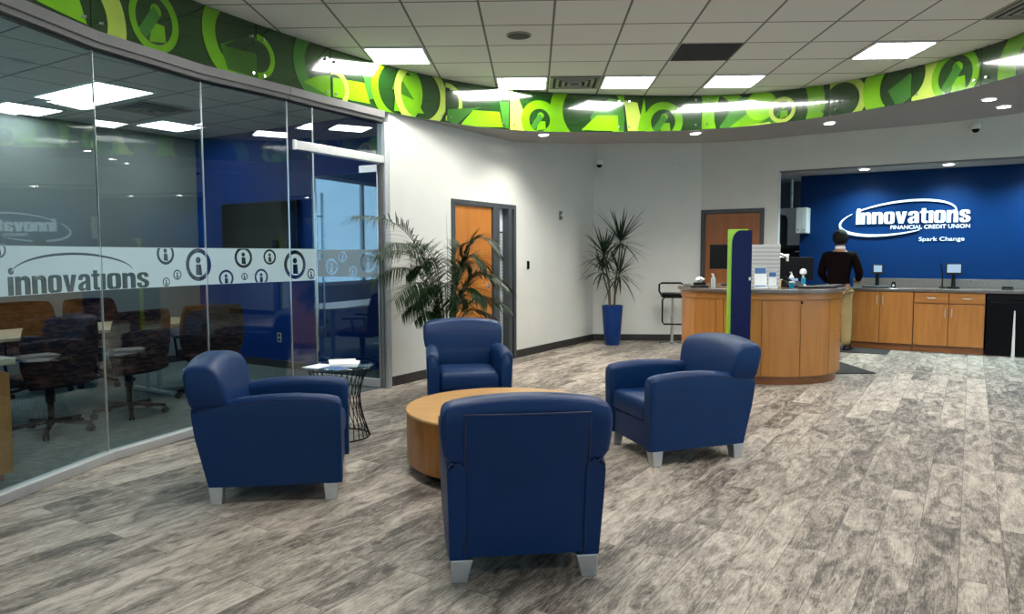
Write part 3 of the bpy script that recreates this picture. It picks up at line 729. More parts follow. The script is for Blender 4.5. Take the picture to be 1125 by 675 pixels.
for tt, lab in ((2.50, 'left one of the two downlights above the blue sign wall'), (3.59, 'right one of the two downlights above the blue sign wall'), (4.68, 'downlight above the sign wall beyond the right edge'), (5.8, 'farthest downlight above the sign wall beyond the right edge')):
    p = F(tt, .44, 2.70); can(tuple(p), lab, 'downlights in the sign alcove' if tt < 4 else None, 100, (.6, .92, 1), .085, 146)
# ------------------------------------------------------------------ armchairs
def rrect(hw, hd, r, n=5):
    """rounded rectangle outline"""
    out = []
    for cx, cy, a0 in ((hw-r, hd-r, 0), (-hw+r, hd-r, 90), (-hw+r, -hd+r, 180), (hw-r, -hd+r, 270)):
        for k in range(n+1):
            a = R(a0+90*k/n); out.append((cx+r*math.cos(a), cy+r*math.sin(a)))
    return out
def lerp_tab(tab, x):
    if x <= tab[0][0]: return tab[0][1:]
    for a, b in zip(tab, tab[1:]):
        if x <= b[0]:
            f = (x-a[0])/(b[0]-a[0]); return tuple(p+(q-p)*f for p, q in zip(a[1:], b[1:]))
    return tab[-1][1:]
def make_armchair(label):
    """seat faces +y; the floor is z = 0"""
    t = thing('armchair', label, 'armchair', (0, 0, 0), 0, 'navy lobby armchairs around the round table')
    V = 'vinyl_navy'
    # arms: y, top z, outer x top, outer x bottom, inner x
    for s in (-1, 1):
        tab = [(-.405, .560, .338, .328, .255), (-.30, .597, .345, .335, .253), (-.10, .628, .352, .342, .25), (.12, .632, .358, .346, .25), (.28, .620, .363, .349, .252), (.355, .606, .366, .351, .256), (.372, .594, .362, .348, .262)]
        secs = []
        ys = [-.405, -.36, -.30, -.22, -.14, -.05, .04, .13, .21, .28, .325, .352, .366, .372]
        for y in ys:
            zt, xo, xb, xi = lerp_tab(tab, y)
            e = max(0, (y-.34)/.032); sh = .010*e*e
            xo -= sh; xb -= sh; xi += sh*.6; zt -= sh
            w = xo-xi; loop = []
            for k in range(7):          # up the outer side, slightly splayed
                f = k/6; loop.append((xb+(xo-xb)*f, .105+(zt-.05-.105)*f))
            for k in range(1, 7):       # round outer shoulder
                a = R(90*k/6); loop.append((xo-.045+.045*math.cos(a), zt-.05+.05*math.sin(a)))
            for k in range(0, 7):       # softer slope to the inside
                a = R(90+90*k/6); loop.append((xi+.055+.055*math.cos(a), zt-.035-.022+.05*math.sin(a)+.007))
            for k in range(1, 5):
                f = k/4; loop.append((xi, zt-.05+(.105-zt+.05)*f))
            lean = lambda z: -.055*max(0, (z-.1)/.5)*max(0, min(1, (-.18-y)/.2))+.0
            secs.append([(s*x, y+lean(z)+(.035*(1-min(1, max(0, (z-.1)/.3))) if y < -.3 else 0), z) for x, z in loop])
        bm = bmesh.new(); loft(bm, secs)
        obj('arm', bm, V, t, smooth=True)
        # stitched seam along the arm's outer upper edge
        bm = bmesh.new()
        pts = [(s*(lerp_tab(tab, y)[1]-.004), y-.055*max(0, (lerp_tab(tab, y)[0]-.12)/.5)*max(0, min(1, (-.18-y)/.2)), lerp_tab(tab, y)[0]-.030) for y in ys[:-1]]
        tube(bm, pts, .0030, 6); obj('arm_seam', bm, 'vinyl_seam', t, smooth=True)
    # backrest: stack of rounded outlines; z, half width, y front, y back, corner
    LN = lambda z: -.368-.075*(z-.12)/.42
    prof = [(.20, .256, -.24, -.345), (.36, .256, -.235, -.375), (.46, .258, -.235, -.39), (.520, .262, -.24, LN(.52)+.012), (.545, .30, -.245, LN(.545)), (.562, .338, -.25, LN(.562)-.006), (.59, .354, -.252, LN(.59)-.012), (.66, .362, -.262, LN(.66)-.012),
            (.72, .363, -.275, LN(.72)-.010), (.755, .361, -.290, LN(.755)-.006), (.780, .356, -.308, LN(.78)+.006), (.795, .346, -.332, LN(.795)+.02), (.802, .330, -.356, LN(.80)+.038), (.803, .30, -.385, LN(.80)+.06)]
    secs = []
    for z, hw, yf, yb in prof:
        hd = (yf-yb)/2; c = (yf+yb)/2; r = min(.026, hd*.9) if z > .55 else .03
        sec = []
        for x, y in rrect(hw, hd, r, 6):
            # refine arch across the width
            sec.append((x, c+y, z))
        secs.append(sec)
    # insert extra points along the long sides so that the crest can arch
    def dens(sec):
        out = []; n = len(sec)
        for i in range(n):
            a, b = Vector(sec[i]), Vector(sec[(i+1) % n]); out.append(a)
            if abs(b.x-a.x) > .15:
                for k in range(1, 14): out.append(a.lerp(b, k/14))
        return out
    def fix(p):
        f = max(0, (p.z-.55)/.27); cr = 1-(p.x/.37)**2
        return (p.x, p.y-.018*f*cr, p.z+.038*f*f*cr-.012*f*f*(abs(p.x)/.37)**4)
    bm = bmesh.new(); loft(bm, [[fix(p) for p in dens(s)] for s in secs]); bk = obj('backrest', bm, V, t, smooth=True, auto=False)
    # rear panel with piping
    bm = bmesh.new(); hw = .262
    zs = [.12, .25, .40, .50, .545, .575, .60, .64, .69, .73, .768]
    yb = lambda z: LN(z)-.006-(.009*min(1, max(0, (z-.53)/.06)))
    secs = [[(x, yb(z)-(.006 if abs(x) < hw-.02 else 0)-.018*max(0, (z-.55)/.27)*(1-(x/.37)**2), z) for x in [hw*(-1+2*k/12) for k in range(13)]]+[(x, yb(z)+.03, z) for x in (hw, -hw)] for z in zs]
    loft(bm, secs); obj('rear_panel', bm, V, t, smooth=True)
    # the wings of the body either side of the rear panel
    for s in (-1, 1):
        bm = bmesh.new(); secs = []
        for z in [.105, .2, .3, .4, .48, .53, .56, .585]:
            xo = .332+.006*(z-.1)/.5; c = max(0, (z-.55)/.035); xo2 = xo-.01*c*c
            y0 = LN(z)-.004
            secs.append([(s*.25, -.30, z), (s*xo2, -.30, z), (s*xo2, y0+.03, z), (s*(xo2-.008), y0+.010, z), (s*(xo2-.03), y0+.001, z), (s*.25, y0, z)])
        loft(bm, secs); obj('rear_wing', bm, V, t, smooth=True)
    for s in (-1, 1):       # curved seam where the back block meets the body
        bm = bmesh.new(); tube(bm, [(s*(.344-.078*math.sin(R(a))), LN(.562-.115*(1-math.cos(R(a))))-.010+.004*math.sin(R(a)), .562-.115*(1-math.cos(R(a)))) for a in range(14, 91, 8)], .0042, 6)
        obj('back_seam', bm, 'vinyl_seam', t, smooth=True)
    bm = bmesh.new()
    path = [(-hw, yb(.12)-.004, .12)]+[(-hw, yb(z)-.004, z) for z in zs[1:]]+[(x, yb(.768)-.010-.018*.68*(1-(x/.37)**2), .770) for x in [hw*(-1+2*k/10) for k in range(1, 10)]]+[(hw, yb(z)-.004, z) for z in zs[::-1]]
    tube(bm, path, .0042, 6); obj('piping', bm, 'vinyl_seam', t, smooth=True)
    # seat
    bm = bmesh.new(); secs = []
    for z, ins in ((.295, .012), (.30, .003), (.32, 0), (.385, 0), (.410, .006), (.424, .018), (.430, .04)):
        secs.append([(x, .075+y, z+(.012*(1-(x/.26)**2) if z > .40 else 0)) for x, y in rrect(.254-ins, .285-ins, .03, 4)])
    loft(bm, [[*map(tuple, dens([Vector(p) for p in s]))] for s in secs]); obj('seat_cushion', bm, V, t, smooth=True)
    bm = bx(-.255, .255, -.36, .348, .105, .292); obj('front_apron', bm, V, t, bevel=.012)
    for sx in (-1, 1):
        for sy, yy in ((-1, -.335), (1, .305)):
            bm = bmesh.new(); xo = sx*(.325 if sy < 0 else .345)
            a, b = sorted((xo, xo-sx*.098)); a2, b2 = sorted((xo-sx*.004, xo-sx*.072))
            frustum(bm, (0, yy, 0), (a, b, -.04, .04), (a2, b2, -.030, .030), 0.0, .104)
            obj('leg', bm, 'silver', t, bevel=.004)
    return t
def kids(o): return [c for c in bpy.data.objects if c.parent == o]
def dup(root, loc, rz, label=None, group=None):
    def cp(o, par):
        c = o.copy(); COL.objects.link(c); c.parent = par
        if par is not None: c.matrix_parent_inverse = o.matrix_parent_inverse.copy()
        for k in KID.get(o.name, ()): cp(k, c)
        return c
    KID = {}
    for o in bpy.data.objects:
        if o.parent: KID.setdefault(o.parent.name, []).append(o)
    r = cp(root, None); r.location = loc; r.rotation_euler = (0, 0, rz)
    if label: r['label'] = label
    if group: r['group'] = group
    return r
def face(fx, fy): return math.atan2(-fx, fy)
ac = make_armchair('navy blue armchair in front with its back to the viewer')
ac.location = (-.092, 3.46, 0); ac.rotation_euler = (0, 0, face(-.142, .990))
dup(ac, (-1.545, 4.395, 0), face(.983, .186), 'navy blue armchair on the left facing right, beside the wire side table')
dup(ac, (1.005, 5.245, 0), face(-.944, -.33), 'navy blue armchair on the right facing left, before the reception desk')
dup(ac, (-.60, 6.40, 0), face(.13, -.70), 'navy blue armchair at the back facing the viewer, before the palm')

# round wooden table
tb = thing('coffee_table', 'low round drum table of light maple between the armchairs', 'table', (-.195, 4.85, 0))
bm = bmesh.new(); lathe(bm, [(.662, .405-.012), (.664, .402), (.660, .41), (.60, .4105)], 96); obj('table_top', bm, 'maple_table', tb, smooth=True)
bm = bmesh.new(); lathe(bm, [(.655, .07), (.658, .075), (.658, .3925)], 96); obj('drum', bm, 'maple', tb, smooth=True)
bm = bmesh.new(); lathe(bm, [(.56, .0), (.56, .07)], 64); obj('recessed_base', bm, 'black', tb, smooth=True)

# wire side table with glass top
st = thing('side_table', 'round glass-topped side table on a flared bronze wire cage', 'side table', (-1.53, 5.60, 0))
bm = bmesh.new(); lathe(bm, [(.262, .553), (.268, .557), (.268, .563), (.262, .567)], 64); obj('glass_top', bm, 'table_glass', st, smooth=True)
for k in range(30):
    a = 2*PI*k/30; tw = .5; bm = bmesh.new(); pts = []
    for j in range(13):
        f = j/12; r = .165+.085*(2*abs(f-.55))**1.8 if f > .55 else .165+.062*(2*abs(f-.55))**1.6
        aa = a+tw*f; pts.append((r*math.cos(aa), r*math.sin(aa), .012+.538*f))
    tube(bm, pts, .0036, 5); obj('wire', bm, 'black', st, smooth=True)
for nm, r, z in (('base_ring', .236, .008), ('top_ring', .244, .548)):
    bm = bmesh.new(); tube(bm, [(r*math.cos(2*PI*k/48), r*math.sin(2*PI*k/48), z) for k in range(49)], .006, 6); obj(nm, bm, 'black', st, smooth=True)
def book(name, lab, loc, rz, w, l, h, mat, mat2=None, grp=None, cat='magazine'):
    t = thing(name, lab, cat, loc, rz, grp)
    obj('pages', bx(-w/2+.002, w/2-.002, -l/2+.002, l/2-.002, 0, h), 'paper', t)
    obj('cover', bx(-w/2, w/2, -l/2, l/2, h, h+.0015), mat, t)
    return t
book('magazine', 'white magazine on top of the pile on the side table', (-1.50, 5.63, .580), .3, .21, .28, .010, 'paper', grp='magazines on the side table')
book('magazine', 'lower magazine of the pile on the side table', (-1.485, 5.62, .5675), .15, .22, .285, .0105, 'paper', grp='magazines on the side table')
book('magazine', 'white leaflet at the left edge of the side table top', (-1.66, 5.52, .5675), -.4, .15, .21, .004, 'paper', grp='magazines on the side table')
book('magazine', 'blue and white leaflet at the near edge of the side table top', (-1.50, 5.425, .5675), .9, .12, .18, .003, 'paper_blue', grp='magazines on the side table')

# ------------------------------------------------------------------ meeting room furniture
def make_confchair(label):
    t = thing('conference_chair', label, 'office chair', (0, 0, 0), 0, 'woven brown conference chairs')
    bm = bmesh.new(); secs = []
    for z, hw, yf, yb in ((.39, .23, -.17, -.215), (.46, .26, -.185, -.235), (.56, .295, -.215, -.27), (.66, .305, -.225, -.285), (.76, .30, -.235, -.295), (.86, .288, -.25, -.305), (.92, .272, -.262, -.305), (.943, .25, -.272, -.298)):
        s = []
        for x, y in rrect(hw, (yf-yb)/2, .02, 4): s.append(Vector((x, (yf+yb)/2+y, z)))
        out = []
        for i in range(len(s)):
            a, b = s[i], s[(i+1) % len(s)]; out.append(a)
            if abs(b.x-a.x) > .2: out += [a.lerp(b, k/10) for k in range(1, 10)]
        secs.append([(p.x, p.y+.09*(p.x/.3)**2, p.z+.012*(1-(p.x/.3)**2)*(1 if z > .85 else 0)) for p in out])
    loft(bm, secs); obj('backrest', bm, 'weave_brown', t, smooth=True, auto=False)
    bm = bmesh.new(); secs = []
    for z, i in ((.40, .03), (.415, .005), (.455, 0), (.475, .012), (.482, .04)): secs.append([(x, .01+y, z) for x, y in rrect(.265-i, .25-i, .06, 5)])
    loft(bm, secs); obj('seat', bm, 'weave_brown', t, smooth=True)
    for s in (-1, 1):
        bm = bmesh.new(); tube(bm, [(s*.20, .02, .405), (s*.285, .03, .43), (s*.30, .05, .60), (s*.30, .06, .635)], .012, 8)
        fr = obj('arm_post', bm, 'black', t, smooth=True)
        bm = bmesh.new(); loft(bm, [[(s*.30+x, y0, .64+z) for x, z in rrect(.035*k, .014, .012, 3)] for y0, k in ((-.12, .8), (-.08, 1), (.12, 1), (.17, .75))]); obj('arm_pad', bm, 'black', fr, smooth=True)
    bm = bmesh.new(); lathe(bm, [(.024, .10), (.024, .25), (.035, .25), (.035, .36), (.09, .375), (.12, .40)], 20); obj('gas_column', bm, 'black', t, smooth=True)
    bm = bmesh.new()
    for k in range(5):
        a = 2*PI*k/5+.3; u = Vector((math.cos(a), math.sin(a), 0)); w = Vector((-u.y, u.x, 0))
        loft(bm, [[tuple(u*r+w*x+Vector((0, 0, z0+zz))) for x, zz in ((-h, 0), (h, 0), (h*.7, .03), (-h*.7, .03))] for r, z0, h in ((.02, .085, .03), (.30, .062, .018))])
    obj('star_base', bm, 'black', t, bevel=.003)
    for k in range(5):
        a = 2*PI*k/5+.3; bm = bmesh.new(); c = Vector((.295*math.cos(a), .295*math.sin(a), .03)); w = Vector((-math.sin(a), math.cos(a), 0))
        tube(bm, [c-w*.022, c-w*.006], .03, 14); tube(bm, [c+w*.006, c+w*.022], .03, 14); tube(bm, [c+Vector((0, 0, .0)), c+Vector((0, 0, .05))], .008, 6)
        obj('caster', bm, 'black', t, smooth=True)
    return t
ft = (dv.x*-1, dv.y*-1)
cc = make_confchair('brown woven conference chair nearest the left edge, back to the glass')
cc.location = (-3.89, 5.68, 0); cc.rotation_euler = (0, 0, face(-.90, .44))
ra = R(0)
dup(cc, (-3.63, 6.36, 0), face(-.93, .36), 'brown woven conference chair at the seam of the first two panes, back to the glass')
dup(cc, (-3.27, 7.18, 0), face(-.62, .78), 'tall looking brown woven conference chair behind the left armchair')
dup(cc, (-5.12, 7.28, 0), face(.86, -.5), 'brown woven conference chair across the table at far left')
dup(cc, (-4.78, 7.86, 0), face(.86, -.5), 'brown woven conference chair across the table, second from left')
ct = thing('conference_table', 'long light wooden conference table between the brown chairs', 'table', (-4.36, 6.70, 0), DA)
L0 = 1.3
bm = bmesh.new(); prism(bm, [(x*1.0, y) for x, y in rrect(.42, L0, .22, 8)], .715, .745); obj('table_top', bm, 'conf_top', ct, bevel=.004)
for y in (-.8, .8):
    bm = bmesh.new()
    for xx in (-.1, .1): tube(bm, [(xx, y, .04), (xx, y, .715)], .022, 12)
    box(bm, -.36, .36, y-.035, y+.035, .012, .045); box(bm, -.30, .30, y-.03, y+.03, .69, .715); obj('leg', bm, 'silver', ct, bevel=.003)
# wooden credenza close to the glass at the left edge
cr_ = thing('credenza', 'orange wood credenza with pale top at the left edge inside the glass', 'cabinet', (-3.315, 4.44, 0), DA)
obj('body', bx(-1.2, .0, -1.0, .0, .05, .70), 'door_wood', cr_, bevel=.004)
obj('plinth', bx(-1.17, -.03, -.97, -.03, .0, .05), 'maple_plinth', cr_)
obj('riser', bx(-1.1, -.05, -.96, -.06, .70, .745), 'alum', cr_)
obj('counter_slab', bx(-1.26, .04, -1.06, .04, .745, .785), 'conf_top', cr_, bevel=.005)
for k in range(2):
    dd = obj('door', bx(-1.19+.6*k, -.605+.6*k, -.0, .018, .06, .69), 'maple', cr_, bevel=.003)
book('brochure', 'pale blue papers lying on the credenza at the left edge', (-3.75, 4.56, .787), .5, .2, .28, .006, 'paper', cat='papers')
# wall screen and outlet on the blue wall
def on(frame, t, s, z): p = frame(t, s); return (p[0], p[1], z)
tv = thing('wall_screen', 'large black flat screen on the blue wall of the meeting room', 'television', on(G2, 1.33, -.0, 0), DA)
obj('screen_body', bx(-.72, .72, -.075, -.012, 1.27, 2.10), 'black', tv, bevel=.006)
obj('display', bx(-.70, .70, -.078, -.0755, 1.29, 2.08), 'black_gloss', tv)
def outlet(name, lab, cat, Mx, t, z, w=.075, h=.12, mat='socket_grey', slots='duplex', grp=None):
    M = Mx @ Matrix.Translation((t, 0, z)); o = thing(name, lab, cat, tuple(M.translation), 0, grp); Mi = M.copy(); Mi.translation = (0, 0, 0)
    obj('cover_plate', bx(-w/2, w/2, -.006, -.0002, -h/2, h/2, M=Mi), mat, o, bevel=.002)
    if slots == 'duplex':
        for zz in (-.028, .028): obj('socket', bx(-.017, .017, -.009, -.006, zz-.02, zz+.02, M=Mi), 'black', o, bevel=.002)
    elif slots == 'switch3':
        for xx in (-.062, 0, .062): obj('rocker', bx(xx-.016, xx+.016, -.0095, -.006, -.034, .034, M=Mi), 'vent_grey', o, bevel=.002)
    elif slots == 'reader':
        obj('reader_face', bx(-w/2+.01, w/2-.01, -.02, -.006, -h/2+.01, h/2-.01, M=Mi), 'black_gloss', o, bevel=.004)
    elif slots == 'strobe':
        obj('strobe_lens', bx(-.02, .02, -.045, -.006, -.012, .028, M=Mi), 'white_plastic', o, bevel=.006)
        obj('horn_grille', bx(-.028, .028, -.012, -.006, -.055, -.02, M=Mi), 'header_dark', o, bevel=.002)
    return o
outlet('wall_outlet', 'small wall outlet low on the blue meeting room wall', 'outlet', Mg, 1.6, .39)
MBk = Matrix.Translation((0, 12.13, 0))
outlet('wall_outlet', 'left one of two outlets low on the white wall behind the blue planter', 'outlet', MBk, 1.595, .44, grp='outlets on the back wall', mat='vent_grey')
outlet('wall_outlet', 'right one of two outlets low on the white wall behind the blue planter', 'outlet', MBk, 1.89, .44, grp='outlets on the back wall', mat='vent_grey')
outlet('light_switch', 'wide triple light switch on the back wall above the bar stool', 'switch', MBk, 2.265, 1.19, .21, .115, 'socket_grey', 'switch3')
outlet('card_reader', 'black card reader on the back wall between two switch plates', 'card reader', MBk, 2.49, 1.19, .085, .115, 'black', 'reader')
outlet('light_switch', 'small switch plate just left of the far brown door', 'switch', Mw, .055, 1.19, .085, .125, 'socket_grey', 'switch3' if False else 'duplex')
outlet('card_reader', 'black card reader on the white wall right of the near brown door', 'card reader', MS, 2.886, 1.28, .06, .12, 'black', 'reader')
outlet('fire_alarm', 'small dark alarm strobe high on the white wall left of the corner', 'alarm', MS, 3.86, 2.02, .095, .13, 'header_dark', 'strobe')
def camdome(Mx, t, z, lab, r=.06):
    M = Mx @ Matrix.Translation((t, 0, z)); o = thing('security_camera', lab, 'camera', tuple(M.translation), 0, 'small dome cameras'); Mi = M.copy(); Mi.translation = (0, 0, 0)
    bm = bmesh.new(); box(bm, -.03, .03, -.06, 0, -.02, .04, M=Mi)
    obj('bracket', bm, 'white_plastic', o, bevel=.006)
    bm = bmesh.new(); lathe(bm, [(r*.9, .03), (r, .0), (r, -.03), (r*.9, -.034)], 24, c=tuple(Mi @ Vector((0, -.09, 0)))); obj('housing', bm, 'white_plastic', o, smooth=True)
    bm = bmesh.new(); lathe(bm, [(r*.8, -.032), (r*.72, -.055), (r*.45, -.075), (r*.1, -.082)], 24, c=tuple(Mi @ Vector((0, -.09, 0)))); obj('dome', bm, 'black_gloss', o, smooth=True)
camdome(MBk, 1.07, 2.92, 'small dome camera in the corner under the ring, above the spiky plant')
camdome(Mw, 3.90, 3.12, 'dome camera under the downlight pair, above the sign alcove')
t = thing('motion_sensor', 'tiny white motion sensor on the back wall left of the far brown door', 'sensor', (2.30, 12.13, 2.96))
obj('mount', bx(-.02, .02, -.03, 0, -.02, .05), 'white_plastic', t, bevel=.004); obj('sensor_head', bx(-.035, .035, -.08, -.03, -.07, .0), 'light_grey', t, bevel=.008)

# ------------------------------------------------------------------ doors
def frame_bm(t0, t1, z1, w, Mx, y0=-.02, y1=.15, mids=()):
    bm = bmesh.new(); box(bm, t0, t0+w, y0, y1, 0, z1, M=Mx); box(bm, t1-w, t1, y0, y1, 0, z1, M=Mx); box(bm, t0+w, t1-w, y0, y1, z1-w, z1, M=Mx)
    for a, b in mids: box(bm, a, b, y0, y1, 0, z1-w, M=Mx)
    return bm
d1 = struct(obj('door_1', frame_bm(1.092, 2.549, 2.10, .06, MS, mids=[(1.985, 2.13), (2.36, 2.44)]), 'frame_grey', bevel=.003))
dl = obj('door_leaf', bx(1.157, 1.98, .01, .055, .01, 2.035, M=MS), 'door_wood', d1, bevel=.002)
bm = bmesh.new(); c = MS @ Vector((1.885, .01, 1.03)); q = MS.to_3x3() @ Vector((0, -1, 0)); u = MS.to_3x3() @ Vector((1, 0, 0))
tube(bm, [c, c+q*.012], .034, 20); tube(bm, [c+q*.01, c+q*.05], .011, 10); tube(bm, [c+q*.05, c+q*.055-u*.05, c+q*.05-u*.115], .010, 10)
obj('door_handle', bm, 'chrome', dl, smooth=True)
obj('sidelight_pane', bx(2.13, 2.36, .05, .058, .08, 2.04, M=MS), 'window_glass', d1)
sl = obj('sidelight_blind', bx(2.135, 2.355, .08, .085, .08, 1.72, M=MS), 'striped_board', d1)
obj('sidelight_blind_top', bx(2.135, 2.355, .08, .085, 1.74, 2.04, M=MS), 'paper', d1)
d2 = struct(obj('door_2', frame_bm(.158, 1.157, 2.145, .065, Mw), 'frame_grey', bevel=.003))
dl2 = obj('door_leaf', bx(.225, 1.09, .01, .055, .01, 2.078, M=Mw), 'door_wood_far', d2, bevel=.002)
bm = bmesh.new(); c = Mw @ Vector((1.0, .01, 1.03)); q = Mw.to_3x3() @ Vector((0, -1, 0)); u = Mw.to_3x3() @ Vector((1, 0, 0))
tube(bm, [c, c+q*.012], .034, 20); tube(bm, [c+q*.05, c+q*.055-u*.05, c+q*.05-u*.115], .010, 10); tube(bm, [c+q*.01, c+q*.05], .011, 10); obj('door_handle', bm, 'chrome', dl2, smooth=True)

# ------------------------------------------------------------------ plants
def planter(t, z0, r0, r1, h):
    bm = bmesh.new(); lathe(bm, [(r0, 0), (r0+.004, .006), (r1, h), (r1-.018, h), (r1-.03, h-.04)], 40, cap=False)
    bm.faces.new([v for v in bm.verts if abs(v.co.z) < 1e-6][::-1]); obj('pot', bm, 'pot_blue', t, smooth=True, loc=(0, 0, z0))
    bm = bmesh.new(); lathe(bm, [(r1-.028, h-.06), (r1-.028, h-.045)], 32); obj('soil', bm, 'soil', t, loc=(0, 0, z0))
def blade(bm, p0, d, L, w, droop, fold=.15, n=7, up=Vector((0, 0, 1))):
    """long tapering leaf"""
    d = d.normalized(); p = p0.copy(); pts = []; cur = d.copy()
    side = d.cross(up)
    if side.length < .05: side = Vector((1, 0, 0))
    side.normalize()
    for k in range(n+1):
        f = k/n; ww = w*(.35+.65*min(1, f*5))*(1-f**2.2)
        pts.append((p.copy(), ww)); cur = (cur+Vector((0, 0, -droop/n))).normalized(); p = p+cur*(L/n)
    prev = None
    for q, ww in pts:
        nn = side.cross(cur).normalized()
        row = [bm.verts.new(q+side*ww+Vector((0, 0, ww*fold))), bm.verts.new(q), bm.verts.new(q-side*ww+Vector((0, 0, ww*fold)))]
        if prev:
            bm.faces.new((prev[0], prev[1], row[1], row[0])); bm.faces.new((prev[1], prev[2], row[2], row[1]))
        prev = row
def keep_off(bm, ox, oy):
    """leaves bend along the walls instead of going through them"""
    for v in bm.verts:
        x, y = v.co.x+ox, v.co.y+oy
        dd = (x-SA[0])*.863-(y-SA[1])*.505
        if dd < .03: x += (.03-dd)*.863; y -= (.03-dd)*.505
        if y > 12.06: y = 12.06
        v.co.x, v.co.y = x-ox, y-oy
rnd = random.Random(11)
# dracaena in the far corner
px, py = 1.24, 11.50
dp = thing('potted_dracaena', 'spiky dracaena in a tall tapered blue planter in the far corner', 'plant', (px, py, 0)); planter(dp, 0, .115, .168, .628)
PLANT_Z = .58
heads = [((.12, 0, 1.08), .62, 44, .6), ((-.14, -.06, .86), .56, 46, .8), ((.10, -.05, .56), .54, 34, 1.15), ((-.16, .03, .62), .48, 30, 1.0)]
for (hx_, hy_, hz), L, n, dr_ in heads:
    hz += PLANT_Z; bm = bmesh.new(); tube(bm, [(hx_*.25, hy_*.25, PLANT_Z-.01), (hx_*.35, hy_*.4, PLANT_Z+(hz-PLANT_Z)*.35), (hx_*.8, hy_*.8, PLANT_Z+(hz-PLANT_Z)*.75), (hx_, hy_, hz)], .017, 8, r2=.011); obj('cane', bm, 'stem_brown', dp, smooth=True)
    bm = bmesh.new()
    for k in range(n):
        a = k*2.399963; el = 1.25-1.75*(k/n)**1.0+rnd.uniform(-.1, .1)
        d = Vector((math.cos(a)*math.cos(el), math.sin(a)*math.cos(el), math.sin(el)))
        blade(bm, Vector((hx_, hy_, hz-.06*k/n))+d*.01, d, L*rnd.uniform(.78, 1.08), .0175, dr_*rnd.uniform(.4, 1.1)*(.4+.6*k/n), n=7)
    keep_off(bm, px, py); obj('leaf_head', bm, 'leaf_dark', dp, smooth=True)
# palm behind the far armchair
px, py = -.93, 7.74
pp = thing('potted_palm', 'feathery green palm by the white wall behind the far armchair', 'plant', (px, py, 0)); planter(pp, 0, .15, .19, .50)
def frond(base, az, h, reach, droop, ln, seed, nl=50):
    """arching rachis with leaflets on both sides"""
    rr = random.Random(seed); u = Vector((math.cos(az), math.sin(az), 0)); pts = []
    for k in range(25):
        f = k/24; pts.append(Vector(base)+u*(reach*f**1.7)+Vector((0, 0, h*(math.sin(min(1.0, f*1.02)*PI/2)**.9)-droop*max(0, f-.55)**1.6*2.2)))
    bm = bmesh.new(); tube(bm, pts, .0085, 6, r2=.0018); keep_off(bm, px, py); r_ = obj('frond_stem', bm, 'stem_green', pp, smooth=True)
    bm = bmesh.new()
    for k in range(nl):
        f = .36+.64*k/(nl-1); i = min(23, int(f*24)); p = pts[i].lerp(pts[i+1], f*24-i) if i < 24 else pts[24]
        d = (pts[min(24, i+1)]-pts[max(0, i-1)]).normalized(); s = d.cross(Vector((0, 0, 1)))
        s = s.normalized() if s.length > .05 else Vector((-u.y, u.x, 0))
        g = (f-.36)/.64; L = ln*(.55+.9*math.sin(PI*min(1, .12+.80*g)))*rr.uniform(.88, 1.08)
        for sg in (-1, 1):
            dd = (d*.95+s*sg*1.0+Vector((0, 0, .05+rr.uniform(-.3, .25)))).normalized()
            blade(bm, p, dd, L, .0065, .75+rr.uniform(-.3, .4), .2, 6)
    keep_off(bm, px, py); obj('leaflets', bm, 'leaf_palm', r_, smooth=True)
FR = [(3.98, 1.42, 1.10, .14, .27), (3.9, 1.12, .80, .25, .26), (4.3, 1.2, .7, .3, .25), (-.4, 1.1, .42, .4, .24), (4.15, .72, .6, .3, .22), (-1.2, .6, .45, .3, .2), (4.12, 1.22, .95, .34, .26), (-.05, 1.32, .50, .50, .24), (4.02, .98, .95, .42, .26), (4.25, .82, .85, .45, .25), (-.25, .90, .62, .42, .25), (.35, .88, .5, .3, .23), (-.6, .74, .5, .4, .23),
      (.9, 1.15, .2, .15, .22), (-1.5, .80, .42, .4, .24), (-2.1, .74, .5, .42, .24), (4.4, 1.05, .5, .3, .23), (.7, .98, .28, .25, .2), (-1.0, .98, .32, .3, .22), (4.0, .98, .5, .35, .24), (-.15, .62, .62, .32, .22), (4.1, .60, .62, .35, .21), (.8, .6, .25, .25, .18),
      (-1.9, .50, .4, .28, .19), (.05, .46, .45, .25, .17), (4.2, .46, .5, .25, .17)]
for i, (az, h, rc, dr_, ln) in enumerate(FR): frond((.05*math.cos(az), .05*math.sin(az), .45), az, h, rc, dr_, ln, i)
bm = bmesh.new(); tube(bm, [(0, .02, .45), (.01, .03, 1.45), (.0, .03, 1.87)], .004, 5, r2=.001); obj('spear_leaf', bm, 'stem_green', pp)
